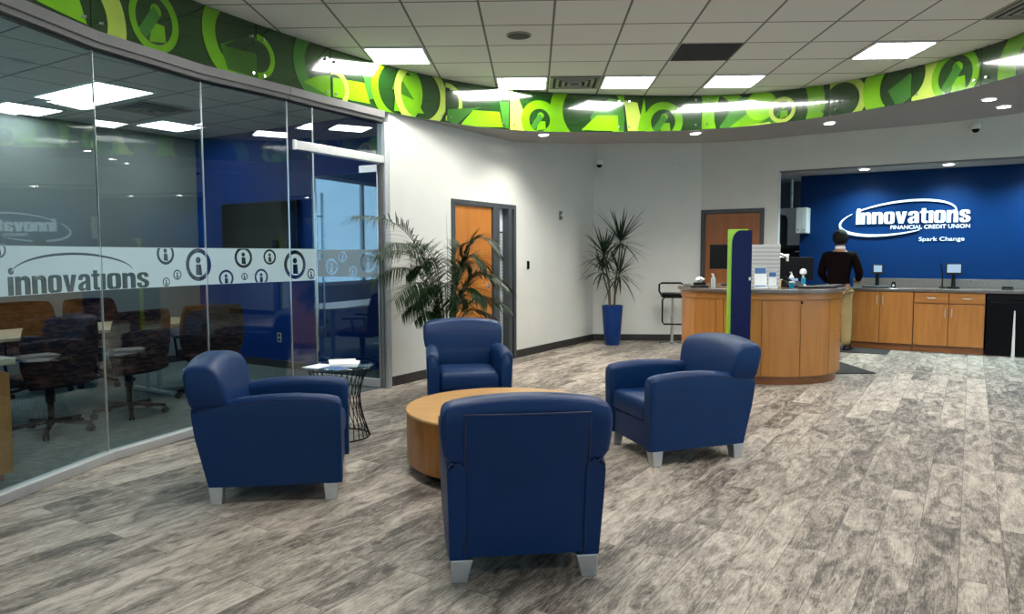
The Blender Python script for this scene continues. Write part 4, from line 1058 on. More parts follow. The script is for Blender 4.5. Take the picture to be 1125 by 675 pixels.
# ------------------------------------------------------------------ reception desk
DC = (2.70, 8.80)
def arcpts(r0, r1, a0, a1, n):
    o = [(r1*math.cos(R(a0+(a1-a0)*k/n)), r1*math.sin(R(a0+(a1-a0)*k/n))) for k in range(n+1)]
    i = [(r0*math.cos(R(a0+(a1-a0)*k/n)), r0*math.sin(R(a0+(a1-a0)*k/n))) for k in range(n, -1, -1)]
    return o+i
def sector(r0, r1, a0, a1, z0, z1, n=None):
    n = n or max(3, int(abs(a1-a0)/4)); bm = bmesh.new()
    for k in range(n):
        b0 = a0+(a1-a0)*k/n; b1 = a0+(a1-a0)*(k+1)/n
        pts = [(r*math.cos(R(a)), r*math.sin(R(a))) for r, a in ((r0, b0), (r1, b0), (r1, b1), (r0, b1))]
        lo = [bm.verts.new((x, y, z0)) for x, y in pts]; hi = [bm.verts.new((x, y, z1)) for x, y in pts]
        bm.faces.new(lo[::-1]); bm.faces.new(hi)
        for i in (1, 3): bm.faces.new((lo[i], lo[(i+1) % 4], hi[(i+1) % 4], hi[i]))
        if k == 0: bm.faces.new((lo[0], lo[1], hi[1], hi[0]))
        if k == n-1: bm.faces.new((lo[2], lo[3], hi[3], hi[2]))
    bmesh.ops.remove_doubles(bm, verts=bm.verts, dist=1e-5)
    return bm
dk = thing('reception_desk', 'curved maple reception desk with stone top and dark plinth', 'desk', (*DC, 0))
T0, T1 = -262, 12
obj('carcass', sector(.84, .885, T0, T1, .09, .98), 'maple_plinth', dk, smooth=True)
obj('plinth', sector(.80, .86, T0, T1, 0, .09), 'maple_plinth', dk, smooth=True)
sm = [T0, -232, -205, -180, -158, -137.5, -131.5, -105, -78.5, -52, -33]
for a, b in zip(sm, sm[1:]): obj('curved_panel', sector(.886, .900, a+.25, b-.25, .095, .925), 'maple', dk, smooth=True)
obj('frieze', sector(.886, .915, T0, T1, .93, 1.005), 'maple_x', dk, smooth=True)
obj('countertop', sector(.22, .955, T0, T1+1, 1.005, 1.045), 'stone_top', dk, smooth=True, bevel=.006)
for k in range(5):
    z0 = .10+.165*k; d_ = obj('drawer', sector(.886, .899, -32.8, -8, z0, z0+.155), 'maple', dk, smooth=True)
    obj('drawer_pull', sector(.896, .9035, -31, -10, z0+.118, z0+.134), 'maple_plinth', d_, smooth=True)
obj('inner_shelf', sector(.52, .84, T0+4, T1-4, .70, .725), 'maple', dk, smooth=True)
tg = thing('badge', 'tiny dark lock badge near the top of the desk front', 'lock', (DC[0]+.903*math.cos(R(-78)), DC[1]+.903*math.sin(R(-78)), .90), R(12))
obj('escutcheon', bx(-.012, .012, -.004, .0, -.012, .012), 'black', tg, bevel=.002); obj('key', bx(-.004, .004, -.012, -.004, -.006, .004), 'black', tg)
DT = 1.045
def dpos(px_ang, r): a = R(px_ang); return (DC[0]+r*math.cos(a), DC[1]+r*math.sin(a), DT+.001)
# tall sign tower in front of the desk
kx, ky, kr = 1.935, 7.20, R(-11)
kk = thing('sign_tower', 'tall slim totem, lime green side with curved navy front, before the desk', 'sign', (kx, ky, 0), kr)
H = 1.655; w = .185
def kout(x0, x1, rr):
    return [(x0, 0.03), (x1, .03), (x1, H)]+[(x0+rr*(1-math.sin(R(a))), H-rr*(1-math.cos(R(a)))) for a in range(0, 91, 9)][::1]
bm = bmesh.new(); pts = [(.0, .03), (w, .03), (w, H), (.075, H)]+[(.0+.075*(1-math.sin(R(a))), H-.13*(1-math.cos(R(a)))) for a in range(9, 91, 9)]
loft(bm, [[(x, -.035, z) for x, z in pts], [(x, -.0, z) for x, z in pts]]); obj('front_panel', bm, 'navy_acrylic', kk)
bm = bmesh.new(); box(bm, -.038, .150, .001, .028, .03, H+.012); obj('green_spine', bm, 'lime_acrylic', kk, bevel=.003)
bm = bmesh.new(); prism(bm, rrect(.11, .09, .03, 5), 0, .03); obj('foot_plate', bm, 'black', kk, loc=(.08, .02, 0))
obj('button', bx(w-.025, w-.005, -.045, -.035, 1.17, 1.20), 'white_plastic', kk, bevel=.003)
# things on the desk
mo = thing('monitor', 'black monitor behind the lime and navy totem', 'monitor', (2.42, 9.0, DT), R(-14))
bm = bmesh.new(); prism(bm, rrect(.12, .09, .02, 4), 0, .012); obj('foot', bm, 'black', mo, bevel=.003)
obj('neck', bx(-.02, .02, .0, .03, .012, .33), 'black', mo, bevel=.004)
obj('screen_housing', bx(-.26, .26, -.03, .012, .20, .50), 'black', mo, bevel=.006)
bm = bmesh.new(); box(bm, -.035, .035, -.033, -.0305, .462, .472); obj('maker_badge', bm, 'vent_grey', mo)
lp = thing('striped_screen', 'pale striped privacy board standing on the desk', 'screen', (2.64, 8.47, DT), R(-16))
obj('board', bx(-.18, .18, -.006, .006, .0, .49), 'striped_board', lp, bevel=.003)
obj('clamp_foot', bx(-.15, .15, -.04, .04, 0, .02), 'alum', lp, bevel=.003)
def holder(loc, rz, lab, w, h, tilt, band=True):
    t = thing('brochure_holder', lab, 'brochure holder', loc, rz); M = Matrix.Rotation(-tilt, 4, 'X')
    obj('back_sheet', bx(-w/2, w/2, -.003, .003, 0, h, M=M), 'paper', t)
    obj('printed_panel', bx(-w/2+.004, w/2-.004, -.005, -.0032, h*.70, h*.97, M=M), 'paper_blue', t)
    obj('printed_stripe', bx(-w/2+.004, w/2-.004, -.005, -.0032, h*.03, h*.14, M=M), 'paper_blue', t)
    obj('base_tray', bx(-w/2, w/2, -.06, .03, 0, .02), 'white_plastic', t, bevel=.003)
holder((2.50, 8.10, DT), R(-6), 'tilted white and blue brochure stand in the middle of the desk top', .13, .24, .22)
holder((2.635, 8.12, DT), R(-4), 'small upright blue and white card holder right of the tilted brochure stand', .085, .185, .05)
t = thing('card_stand', 'small black framed card lying near the totem on the desk', 'card holder', (2.29, 8.02, DT), R(-10))
obj('frame', bx(-.05, .05, -.02, .02, .0, .05), 'black', t, bevel=.006); obj('card', bx(-.038, .038, -.0225, -.0205, .01, .042), 'light_grey', t)
def bottle(loc, lab, r, h, mat, cap='white_plastic', cat='bottle', grp=None):
    t = thing('pump_bottle', lab, cat, loc, 0, grp)
    bm = bmesh.new(); lathe(bm, [(r*.9, 0), (r, .006), (r, h*.62), (r*.8, h*.72), (r*.35, h*.78), (r*.35, h*.84)], 20); obj('body', bm, mat, t, smooth=True)
    bm = bmesh.new(); tube(bm, [(0, 0, h*.84), (0, 0, h)], r*.16, 8); tube(bm, [(0, 0, h*.97), (-r*.9, -.002, h*.97)], r*.16, 8); lathe(bm, [(r*.42, h*.82), (r*.42, h*.88)], 14); obj('pump', bm, cap, t, smooth=True)
bottle((2.03, 8.30, DT), 'clear hand sanitizer pump bottle left of the totem', .026, .16, 'sanitizer')
bottle((3.03, 8.66, DT), 'white pump bottle among the dark things on the right half of the desk', .026, .17, 'white_plastic')
t = thing('tissue_pack', 'small box with a white crumpled tissue at the left of the desk top', 'tissues', (1.95, 8.62, DT), .2)
obj('tissue_box', bx(-.06, .06, -.05, .05, 0, .05), 'black', t, bevel=.005)
bm = bmesh.new(); rr = random.Random(3); lathe(bm, [(.012, .05), (.045, .075), (.05, .095), (.02, .11)], 12)
for v in bm.verts: v.co += Vector((rr.uniform(-.012, .012), rr.uniform(-.012, .012), rr.uniform(-.008, .008))) if v.co.z > .051 else Vector()
obj('tissue', bm, 'paper', t, smooth=True)
t = thing('card_terminal', 'flat black payment terminal at the left of the desk top', 'card terminal', (1.90, 8.42, DT), -.1)
obj('body', bx(-.10, .10, -.04, .05, .0, .022), 'black', t, bevel=.008); obj('keypad', bx(-.05, .05, -.03, .02, .022, .026), 'vent_dark', t)
t = thing('notice_plate', 'small grey card plate at the far left end of the desk top', 'card holder', (1.80, 8.62, DT), .3)
obj('plate', bx(-.045, .045, -.003, .003, .0, .035), 'vent_grey', t); obj('foot', bx(-.04, .04, -.02, .02, 0, .006), 'black', t)
t = thing('cup', 'teal blue cup standing in front of the dark keyboards on the desk', 'cup', (2.86, 8.16, DT))
bm = bmesh.new(); lathe(bm, [(.022, 0), (.032, .065), (.030, .065), (.021, .006)], 20); obj('cup_body', bm, 'teal_cup', t, smooth=True)
bm = bmesh.new(); lathe(bm, [(.0325, .062), (.0325, .072), (.028, .074)], 20); obj('rim_lid', bm, 'white_plastic', t, smooth=True)
def keyb(loc, rz, lab):
    t = thing('keyboard', lab, 'keyboard', loc, rz, 'keyboards on the right half of the desk')
    obj('tray', bx(-.20, .20, -.07, .07, .0, .018), 'black', t, bevel=.005)
    bm = bmesh.new()
    for i in range(14):
        for j in range(5): box(bm, -.19+.0272*i, -.167+.0272*i, -.06+.024*j, -.04+.024*j, .018, .024)
    obj('keys', bm, 'header_dark', t)
keyb((3.16, 8.22, DT), .15, 'dark keyboard near the front edge on the right of the desk')
keyb((3.42, 8.52, DT), .6, 'dark keyboard farther back on the right of the desk')
t = thing('desk_phone', 'dark desk phone tilted on the right of the desk top', 'phone', (2.97, 8.44, DT), .2)
bm = bmesh.new(); loft(bm, [[(-.10, -.09, 0), (.10, -.09, 0), (.10, .09, 0), (-.10, .09, 0)], [(-.10, -.085, .02), (.10, -.085, .02), (.10, .08, .085), (-.10, .08, .085)]]); obj('base', bm, 'black', t, bevel=.006)
bm = bmesh.new(); tube(bm, [(-.07, -.08, .055), (-.07, -.05, .075), (-.07, .05, .11), (-.07, .08, .10)], .02, 10); obj('handset', bm, 'black_gloss', t, smooth=True)
obj('display', bx(-.02, .08, .03, .035, .07, .10), 'screen_glow', t)
# articulated arm with a light clamp
t = thing('articulated_stand', 'thin chrome articulated stand rising above the desk', 'monitor stand', (2.88, 8.98, DT))
bm = bmesh.new(); tube(bm, [(0, 0, 0), (0, 0, .40)], .014, 12); lathe(bm, [(.05, 0), (.05, .012), (.03, .02)], 20); obj('post', bm, 'chrome', t, smooth=True)
bm = bmesh.new(); tube(bm, [(0, 0, .36), (.11, .03, .39), (.20, .0, .35)], .013, 8); tube(bm, [(0, 0, .33), (.10, .04, .35), (.20, .0, .33)], .009, 8); obj('link_arm', bm, 'chrome', t, smooth=True)
obj('mount_plate', bx(.20, .215, -.03, .03, .29, .38), 'white_plastic', t, bevel=.003)
mo2 = thing('desk_monitor', 'black monitor seen from behind on the right half of the desk', 'monitor', (3.20, 9.06, DT), R(-20))
bm = bmesh.new(); prism(bm, rrect(.12, .09, .02, 4), 0, .012); obj('foot', bm, 'black', mo2, bevel=.003)
obj('neck', bx(-.02, .02, -.02, .01, .012, .2), 'black', mo2, bevel=.004); obj('screen_housing', bx(-.22, .22, -.015, .02, .06, .34), 'black', mo2, bevel=.006)
t = thing('sticky_notes', 'pale yellow note pad standing on the desk behind the card holders', 'note pad', (2.90, 8.64, DT), R(-15)); obj('pad', bx(-.035, .035, -.01, .01, .0, .075), 'yellow_paper', t, bevel=.002); obj('pad_back', bx(-.037, .037, .01, .014, .0, .085), 'white_plastic', t)
t = thing('desk_fan', 'small white and teal gadget on a stand at the right of the desk', 'desk gadget', (3.20, 8.76, DT), R(-15))
bm = bmesh.new(); lathe(bm, [(.04, 0), (.04, .012), (.012, .02), (.012, .13)], 18); obj('stand', bm, 'white_plastic', t, smooth=True)
bm = bmesh.new(); lathe(bm, [(.01, .13), (.035, .145), (.04, .17), (.03, .195), (.01, .205)], 18); obj('head', bm, 'paper', t, smooth=True)
obj('teal_label', bx(-.025, .025, -.05, -.04, .02, .10), 'teal_cup', t, bevel=.003)

# ------------------------------------------------------------------ floor mats
def mat_on(lab, pts):
    bm = bmesh.new(); prism(bm, pts, 0.001, .012); tag(obj('floor_mat', bm, 'black_mat', bevel=.003), lab, 'mat', 'dark floor mats behind the desk')
mat_on('dark mat whose corner shows right of the desk plinth', [(3.55, 8.66), (4.06, 8.70), (4.02, 9.78), (3.60, 9.60)])
mat_on('long dark mat along the foot of the back counter cabinets', [fxy(1.5, -.42), fxy(2.95, -.30), fxy(2.95, .28), fxy(1.5, .28)])

# ------------------------------------------------------------------ back counter
FM = Matrix(((dv.x, nv.x, 0, A0.x), (dv.y, nv.y, 0, A0.y), (0, 0, 1, 0), (0, 0, 0, 1)))
S0 = .323
def cabinet(t0, t1, lab, drawers):
    c = thing('base_cabinet', lab, 'cabinet', tuple(F(t0, S0)), DA, 'maple base cabinets under the back counter'); w = t1-t0
    obj('body', bx(.0, w, .02, .60, .09, .868), 'maple_plinth', c)
    obj('plinth', bx(.0, w, .045, .58, 0, .09), 'maple_plinth', c)
    ztop = .70 if drawers else .86
    for k in range(2):
        x0 = .006+w/2*k; x1 = w/2*(k+1)-.006
        d_ = obj('door', bx(x0, x1, 0, .019, .10, ztop), 'maple', c, bevel=.002)
        hx0 = (x1-.035) if k == 0 else (x0+.035)
        bm = bmesh.new(); tube(bm, [(hx0, 0, ztop-.13-.06), (hx0, -.028, ztop-.17), (hx0, -.03, ztop-.10), (hx0, 0, ztop-.055)], .006, 8); obj('handle', bm, 'silver', d_, smooth=True)
        if drawers:
            e = obj('drawer', bx(x0, x1, 0, .019, .715, .86), 'maple_x', c, bevel=.002); xm = (x0+x1)/2
            bm = bmesh.new(); tube(bm, [(xm-.055, 0, .79), (xm-.04, -.028, .785), (xm+.04, -.028, .785), (xm+.055, 0, .79)], .006, 8); obj('handle', bm, 'silver', e, smooth=True)
cabinet(2.34, 3.221, 'two-door maple base cabinet right beside the standing person', False)
cabinet(3.225, 4.10, 'maple base cabinet with two drawers above its doors', True)
wt = tag(obj('worktop', bx(2.33, 7.28, S0-.02, .975, .87, .915, M=FM), 'stone_top', bevel=.006), 'long stone worktop on the back counter below the blue sign', 'worktop')
bs = tag(obj('backsplash', bx(2.33, 7.28, .955, .978, .916, 1.045, M=FM), 'stone_top', bevel=.003), 'low stone upstand along the blue wall behind the worktop', 'backsplash')
# black block added for the shade of the open kneespace under the worktop
def shade_block(t0, t1, lab):
    a = thing('kneespace_shade_block', lab, 'shade_block', tuple(F(t0, S0)), DA); w = t1-t0
    obj('housing', bx(0, w, .03, .58, .02, .86), 'black', a, bevel=.004); obj('dark_front', bx(.005, w-.005, .0, .028, .06, .78), 'black_gloss', a, bevel=.004)
    obj('handle', bx(.05, w-.05, -.02, .0, .74, .76), 'black', a, bevel=.003)
    obj('foot', bx(.02, w-.02, .05, .55, 0, .02), 'black', a)
shade_block(4.115, 4.62, 'black block for the shade of the open kneespace right of the maple cabinets')
t = thing('counter_leg', 'tapered white metal leg in front of the black kneespace block', 'leg support', tuple(F(4.44, .29)), DA)
bm = bmesh.new(); frustum(bm, (0, 0, 0), (-.008, .008, -.008, .008), (-.02, .02, -.012, .012), .0, .64); obj('tapered_post', bm, 'white_plastic', t)
obj('foot_pad', bx(-.028, .028, -.018, .018, 0, .008), 'white_plastic', t)
def tablet(tt, ss, lab, w, h, rz=0, dark=False):
    t = thing('tablet_stand', lab, 'tablet', tuple(F(tt, ss, .916)), DA+rz, 'small screens on the back counter')
    bm = bmesh.new(); lathe(bm, [(.09, 0), (.09, .018), (.03, .03), (.02, .20)], 20); obj('stand', bm, 'black', t, smooth=True)
    M = Matrix.Translation((0, -.02, .20)) @ Matrix.Rotation(R(-12), 4, 'X')
    obj('housing', bx(-w/2, w/2, -.012, .012, 0, h, M=M), 'black', t, bevel=.004)
    obj('screen', bx(-w/2+.022, w/2-.016, -.0135, -.0125, .03, h-.018, M=M), 'screen_glow', t)
tablet(2.70, .68, 'small lit screen on a black stand, just right of the person', .15, .15, R(10))
tablet(3.70, .70, 'white lit tablet on a black round stand in the middle of the back counter', .21, .17)
t = thing('webcam', 'small black antenna bracket left of the middle tablet', 'antenna', tuple(F(3.56, .80, .916)), DA)
bm = bmesh.new(); tube(bm, [(0, 0, 0), (.0, 0, .2), (-.03, 0, .36)], .009, 8); obj('antenna_rod', bm, 'black', t, smooth=True); obj('antenna_base', bx(-.04, .04, -.03, .03, 0, .02), 'black', t)
t = thing('camera_gadget', 'tiny black gadget standing right of the small lit screen', 'gadget', tuple(F(2.93, .62, .916)), DA)
bm = bmesh.new(); lathe(bm, [(.03, 0), (.032, .05), (.02, .085), (.004, .09)], 16); obj('shell', bm, 'black', t, smooth=True); obj('front_lens', bx(-.012, .012, -.036, -.03, .02, .045), 'white_plastic', t)
t = thing('credit_keyboard', 'flat dark keyboard in front of the small lit screen', 'keyboard', tuple(F(2.70, .48, .916)), DA)
obj('tray', bx(-.18, .18, -.06, .06, 0, .02), 'black', t, bevel=.004); obj('keys', bx(-.16, .16, -.045, .045, .02, .025), 'vent_grey', t)
t = thing('stapler', 'black stapler at the right end of the visible worktop', 'stapler', tuple(F(4.36, .55, .916)), DA)
obj('lower_jaw', bx(-.07, .07, -.018, .018, 0, .012), 'black', t, bevel=.003); obj('upper_arm', bx(-.07, .06, -.015, .015, .02, .045), 'black', t, bevel=.006); obj('hinge', bx(-.07, -.05, -.016, .016, .008, .03), 'black', t)
# ---- recess left of the sign: fridge and upper cabinets
fr = thing('refrigerator', 'tall black refrigerator in the dark corner left of the sign wall', 'refrigerator', tuple(F(1.12, 1.28)), DA)
obj('body', bx(0, .60, .05, .62, .02, 1.52), 'black', fr, bevel=.006); obj('lower_door', bx(.005, .595, .0, .045, .04, 1.02), 'black', fr, bevel=.005); obj('upper_door', bx(.005, .595, .0, .045, 1.035, 1.51), 'black', fr, bevel=.005)
bm = bmesh.new(); tube(bm, [(.05, 0, 1.1), (.05, -.03, 1.12), (.05, -.03, 1.35), (.05, 0, 1.37)], .008, 8); tube(bm, [(.05, 0, .7), (.05, -.03, .72), (.05, -.03, .95), (.05, 0, .97)], .008, 8); obj('handle', bm, 'black_gloss', fr, smooth=True)
obj('foot', bx(.03, .57, .08, .58, 0, .02), 'black', fr)
obj('badge', bx(.25, .37, -.002, .0, 1.46, 1.475), 'light_grey', fr)
uc = thing('wall_cabinet', 'pale grey wall cabinet with sloped corner above the black refrigerator', 'cabinet', tuple(F(1.03, 1.35, 0)), DA)
bm = bmesh.new(); pts = [(.0, 2.21), (.45, 2.21), (.45, 1.58), (.2, 1.58), (.2, 2.02), (.16, 2.10), (.0, 2.12)]
loft(bm, [[(x, .0, z) for x, z in pts], [(x, .56, z) for x, z in pts]]); obj('side_housing', bm, 'light_grey', uc)
uc2 = thing('wall_cabinet', 'pale two-door wall cabinet touching the blue sign wall', 'cabinet', tuple(F(1.50, .66, 0)), DA)
obj('body', bx(.0, .16, .0, .31, 1.76, 2.17), 'light_grey', uc2, bevel=.003)
for k in range(2):
    d_ = obj('door', bx(.002+.08*k, .078+.08*k, -.018, -.001, 1.765, 2.165), 'light_grey', uc2, bevel=.002)
    bm = bmesh.new(); lathe(bm, [(.010, 0), (.010, .014)], 12, c=(.04+.08*k, -.025, 1.81)); obj('knob', bm, 'black', d_)
pc = thing('conduit', 'thin pale vertical conduit above the grey wall cabinet', 'pipe', tuple(F(1.27, 1.42, 0)), DA)
bm = bmesh.new(); tube(bm, [(0, 0, 2.212), (0, 0, 2.795)], .022, 12); obj('pipe_run', bm, 'light_grey', pc, smooth=True)
bm = bmesh.new(); lathe(bm, [(.03, 2.45), (.03, 2.47)], 14); obj('pipe_clip', bm, 'vent_grey', pc)

# ------------------------------------------------------------------ sign on the blue wall
sg = thing('wall_sign', 'raised white company lettering with an oval swoosh on the blue wall', 'sign', tuple(F(0, .98)), DA)
def sgobj(name, loops, th=.03):
    bm = fill2d(loops, th/2)
    for v in bm.verts: v.co = Vector((v.co.x, -th/2-.001+v.co.z*1.0, v.co.y))
    return obj(name, bm, 'letter_white', sg)
adv = sum(GLY[c][0]+.07 for c in 'innovations')-.07; xx = 2.344; sx = (3.882-2.344)/adv
for c in 'innovations':
    sgobj('letter_'+c, [[(xx+px*sx, 1.893+py*.178) for px, py in lp] for lp in GLY[c][1]]); xx += (GLY[c][0]+.07)*sx
sgobj('letter_dot', [circ((2.383, 2.108), .033, 24)])
# open oval: starts under the dot, runs left round the bottom; upper arc ends at the last n
def oval(t0, t1, w0, w1): return swoosh(2.905, 1.975, .80, .245, t0, t1, w0, w1, R(7.5), 80)
sgobj('upper_swoosh', [oval(-4, 133, .014, .034)]); sgobj('lower_swoosh', [oval(139, 292, .008, .044)])
def text(body, name, x0, x1, z, h, bold=.0, mat='letter_white', th=.012):
    cu = bpy.data.curves.new('tmp', 'FONT'); cu.body = body; cu.size = 1; cu.offset = bold; cu.extrude = .01; cu.resolution_u = 3
    o = bpy.data.objects.new('tmp', cu); COL.objects.link(o); bpy.context.view_layer.update()
    me = bpy.data.meshes.new_from_object(o.evaluated_get(bpy.context.evaluated_depsgraph_get())); bm = bmesh.new(); bm.from_mesh(me)
    bpy.data.objects.remove(o); bpy.data.curves.remove(cu); bpy.data.meshes.remove(me)
    xs = [v.co.x for v in bm.verts]; ys = [v.co.y for v in bm.verts]; a, b = min(xs), max(xs); c = min(ys) if not any(q in body for q in 'gpy') else None
    cap = .73
    for v in bm.verts: v.co = Vector((x0+(v.co.x-a)/(b-a)*(x1-x0), -th/2-.001+(v.co.z/.01)*th/2, z+v.co.y/cap*h))
    return obj(name, bm, mat, sg)
text('FINANCIAL CREDIT UNION', 'letters_financial', 2.833, 3.879, 1.806, .060, .010)
text('Spark Change', 'letters_spark', 3.223, 3.815, 1.618, .062, .002)

# ------------------------------------------------------------------ bar stool
bs_ = thing('bar_stool', 'black bar stool with looped back standing left of the desk', 'stool', (2.20, 11.62, 0), R(-8))
bm = bmesh.new(); lathe(bm, [(.20, 0), (.20, .012), (.04, .03)], 32); obj('base_disc', bm, 'chrome', bs_, smooth=True)
bm = bmesh.new(); tube(bm, [(0, 0, .02), (0, 0, .45)], .026, 14); tube(bm, [(0, 0, .45), (0, 0, .74)], .018, 14); obj('gas_post', bm, 'chrome', bs_, smooth=True)
bm = bmesh.new(); secs = []
for z, i in ((.74, .04), (.755, .005), (.80, 0), (.815, .02)): secs.append([(x+.02, y, z) for x, y in rrect(.20-i, .19-i, .05, 5)])
loft(bm, secs); obj('seat', bm, 'black', bs_, smooth=True)
bm = bmesh.new(); tube(bm, [(-.17, .14, .78), (-.20, .18, .84), (-.20, .19, .94), (-.16, .19, .965), (.14, .19, .965), (.18, .19, .94), (.20, .17, .84), (.19, .14, .78)], .016, 8); obj('back_loop', bm, 'black', bs_, smooth=True)
bm = bmesh.new(); tube(bm, [(-.12, -.02, .745), (-.155, -.03, .70), (-.155, -.03, .36), (-.13, -.04, .32), (.15, -.04, .32), (.16, -.03, .34)], .014, 8); obj('footrest', bm, 'black', bs_, smooth=True)

# ------------------------------------------------------------------ the person at the back counter
PX, PY = F(2.27, -.14).x, F(2.27, -.14).y
pe = thing('person', 'person with black hair, dark sweater and khaki trousers standing with back turned', 'person', (PX, PY, 0), R(-38))
def skinmesh(name, verts, edges, mat, parent, sub=2, root=0):
    me = bpy.data.meshes.new(name); me.from_pydata([v[0] for v in verts], edges, []); me.materials.append(MATS[mat])
    o = bpy.data.objects.new(name, me); COL.objects.link(o); o.parent = parent
    m = o.modifiers.new('skin', 'SKIN'); m.use_smooth_shade = True
    for i, v in enumerate(verts):
        sv = me.skin_vertices[0].data[i]; r = v[1]; sv.radius = r if isinstance(r, tuple) else (r, r); sv.use_root = (i == root)
    s = o.modifiers.new('sub', 'SUBSURF'); s.levels = sub; s.render_levels = sub
    return o
# faces +y; slight lean towards the counter
V_ = [((0, 0, .95), (.145, .11)), ((0, .0, 1.08), (.135, .10)), ((0, .01, 1.25), (.15, .11)), ((0, .02, 1.40), (.14, .095)), ((0, .035, 1.49), (.06, .06)), ((0, .05, 1.55), (.052, .055)), ((0, .065, 1.62), (.072, .088)), ((0, .07, 1.69), (.066, .082)),
      ((-.10, 0, .86), .088), ((-.105, .02, .48), .058), ((-.11, -.02, .10), .040), ((-.115, .06, .035), (.038, .03)), ((-.12, .14, .03), (.036, .022)),
      ((.10, 0, .86), .088), ((.11, .03, .48), .058), ((.12, .0, .10), .040), ((.125, .08, .035), (.038, .03)), ((.13, .16, .03), (.036, .022)),
      ((-.19, .02, 1.40), .055), ((-.25, .03, 1.13), .044), ((-.20, .22, 1.00), .032), ((-.17, .29, .985), (.034, .018)),
      ((.19, .02, 1.40), .055), ((.26, .06, 1.14), .044), ((.20, .25, 1.03), .032), ((.165, .32, 1.015), (.034, .018))]
E_ = [(0, 1), (1, 2), (2, 3), (3, 4), (4, 5), (5, 6), (6, 7), (0, 8), (8, 9), (9, 10), (10, 11), (11, 12), (0, 13), (13, 14), (14, 15), (15, 16), (16, 17), (3, 18), (18, 19), (19, 20), (20, 21), (3, 22), (22, 23), (23, 24), (24, 25)]
for hi, (wx, wy, wz), s in ((21, (-.17, .29, .985), 1), (25, (.165, .32, 1.015), -1)):
    for k in range(4):
        x = (-.024+.016*k)*1.0; L_ = (.066, .076, .072, .058)[k if s > 0 else 3-k]; b = len(V_)
        V_ += [((wx+x, wy+.035, wz), .0095), ((wx+x*1.15, wy+.035+L_*.55, wz-.012), .0088), ((wx+x*1.15, wy+.03+L_*.85, wz-.034), .0075)]; E_ += [(hi, b), (b, b+1), (b+1, b+2)]
    b = len(V_); V_ += [((wx+s*.035, wy+.005, wz-.008), .011), ((wx+s*.052, wy+.035, wz-.02), .0095), ((wx+s*.048, wy+.06, wz-.03), .008)]; E_ += [(hi, b), (b, b+1), (b+1, b+2)]
skinmesh('body', V_, E_, 'skin', pe)
# face: nose, ears, eyes and mouth on the front of the head
bm = bmesh.new(); loft(bm, [[(x*.6, .150, 1.655), (x*.0, .155, 1.66), (-x*.6, .150, 1.655)] for x in (.01,)]+[[(.014, .146, 1.622), (0, .172, 1.622), (-.014, .146, 1.622)], [(.008, .145, 1.612), (0, .152, 1.612), (-.008, .145, 1.612)]]); obj('nose', bm, 'skin', pe, smooth=True)
for s in (-1, 1):
    bm = bmesh.new(); bmesh.ops.create_uvsphere(bm, u_segments=10, v_segments=8, radius=.5, matrix=Matrix.Translation((s*.073, .062, 1.635)) @ Matrix.Diagonal((.022, .04, .06, 1))); obj('ear', bm, 'skin', pe, smooth=True)
    bm = bmesh.new(); bmesh.ops.create_uvsphere(bm, u_segments=10, v_segments=8, radius=.5, matrix=Matrix.Translation((s*.028, .144, 1.655)) @ Matrix.Diagonal((.024, .014, .014, 1))); obj('eye', bm, 'black_gloss', pe, smooth=True)
bm = bmesh.new(); bmesh.ops.create_uvsphere(bm, u_segments=10, v_segments=8, radius=.5, matrix=Matrix.Translation((0, .146, 1.585)) @ Matrix.Diagonal((.044, .012, .012, 1))); obj('mouth', bm, 'maroon_knit', pe, smooth=True)
bm = bmesh.new(); bmesh.ops.create_uvsphere(bm, u_segments=24, v_segments=18, radius=1, matrix=Matrix.Translation((0, .035, 1.665)) @ Matrix.Diagonal((.108, .115, .118, 1)))
rr = random.Random(5)
for v in bm.verts:
    if v.co.y > .09 and v.co.z < 1.70: v.co.y = .09
    if v.co.z < 1.575: v.co.z = 1.575+(v.co.z-1.575)*.4
    v.co += Vector((rr.uniform(-1, 1), rr.uniform(-1, 1), rr.uniform(-1, 1)))*.007
obj('hair', bm, 'hair_black', pe, smooth=True)
sw = [((0, 0, .84), (.172, .135)), ((0, .0, 1.05), (.165, .13)), ((0, .01, 1.22), (.178, .13)), ((0, .02, 1.36), (.172, .118)), ((0, .025, 1.455), (.125, .095)),
      ((-.195, .02, 1.40), .074), ((-.26, .03, 1.13), .062), ((-.205, .20, 1.005), .046), ((.195, .02, 1.40), .074), ((.27, .06, 1.14), .062), ((.205, .23, 1.035), .046)]
skinmesh('sweater', sw, [(0, 1), (1, 2), (2, 3), (3, 4), (3, 5), (5, 6), (6, 7), (3, 8), (8, 9), (9, 10)], 'maroon_knit', pe)
bm = bmesh.new(); lathe(bm, [(.066, 1.50), (.072, 1.515), (.068, 1.535), (.062, 1.54)], 24, c=(0, .035, 0), cap=False); obj('collar', bm, 'shirt_white', pe, smooth=True)
tr = [((0, 0, .93), (.158, .125)), ((-.10, 0, .84), (.105, .108)), ((-.108, .02, .48), (.080, .085)), ((-.112, -.015, .07), (.070, .075)), ((.10, 0, .84), (.105, .108)), ((.112, .03, .48), (.080, .085)), ((.122, .005, .07), (.070, .075))]
skinmesh('trousers', tr, [(0, 1), (1, 2), (2, 3), (0, 4), (4, 5), (5, 6)], 'khaki', pe)
for x, y in ((-.117, .06), (.128, .08)):
    bm = bmesh.new(); loft(bm, [[(x+px_, y+py_, z) for px_, py_ in rrect(.046-i, .13-i, .04, 5)] for z, i in ((0, .002), (.02, 0), (.045, .004), (.07, .02), (.078, .035))]); obj('shoe', bm, 'black', pe, smooth=True)

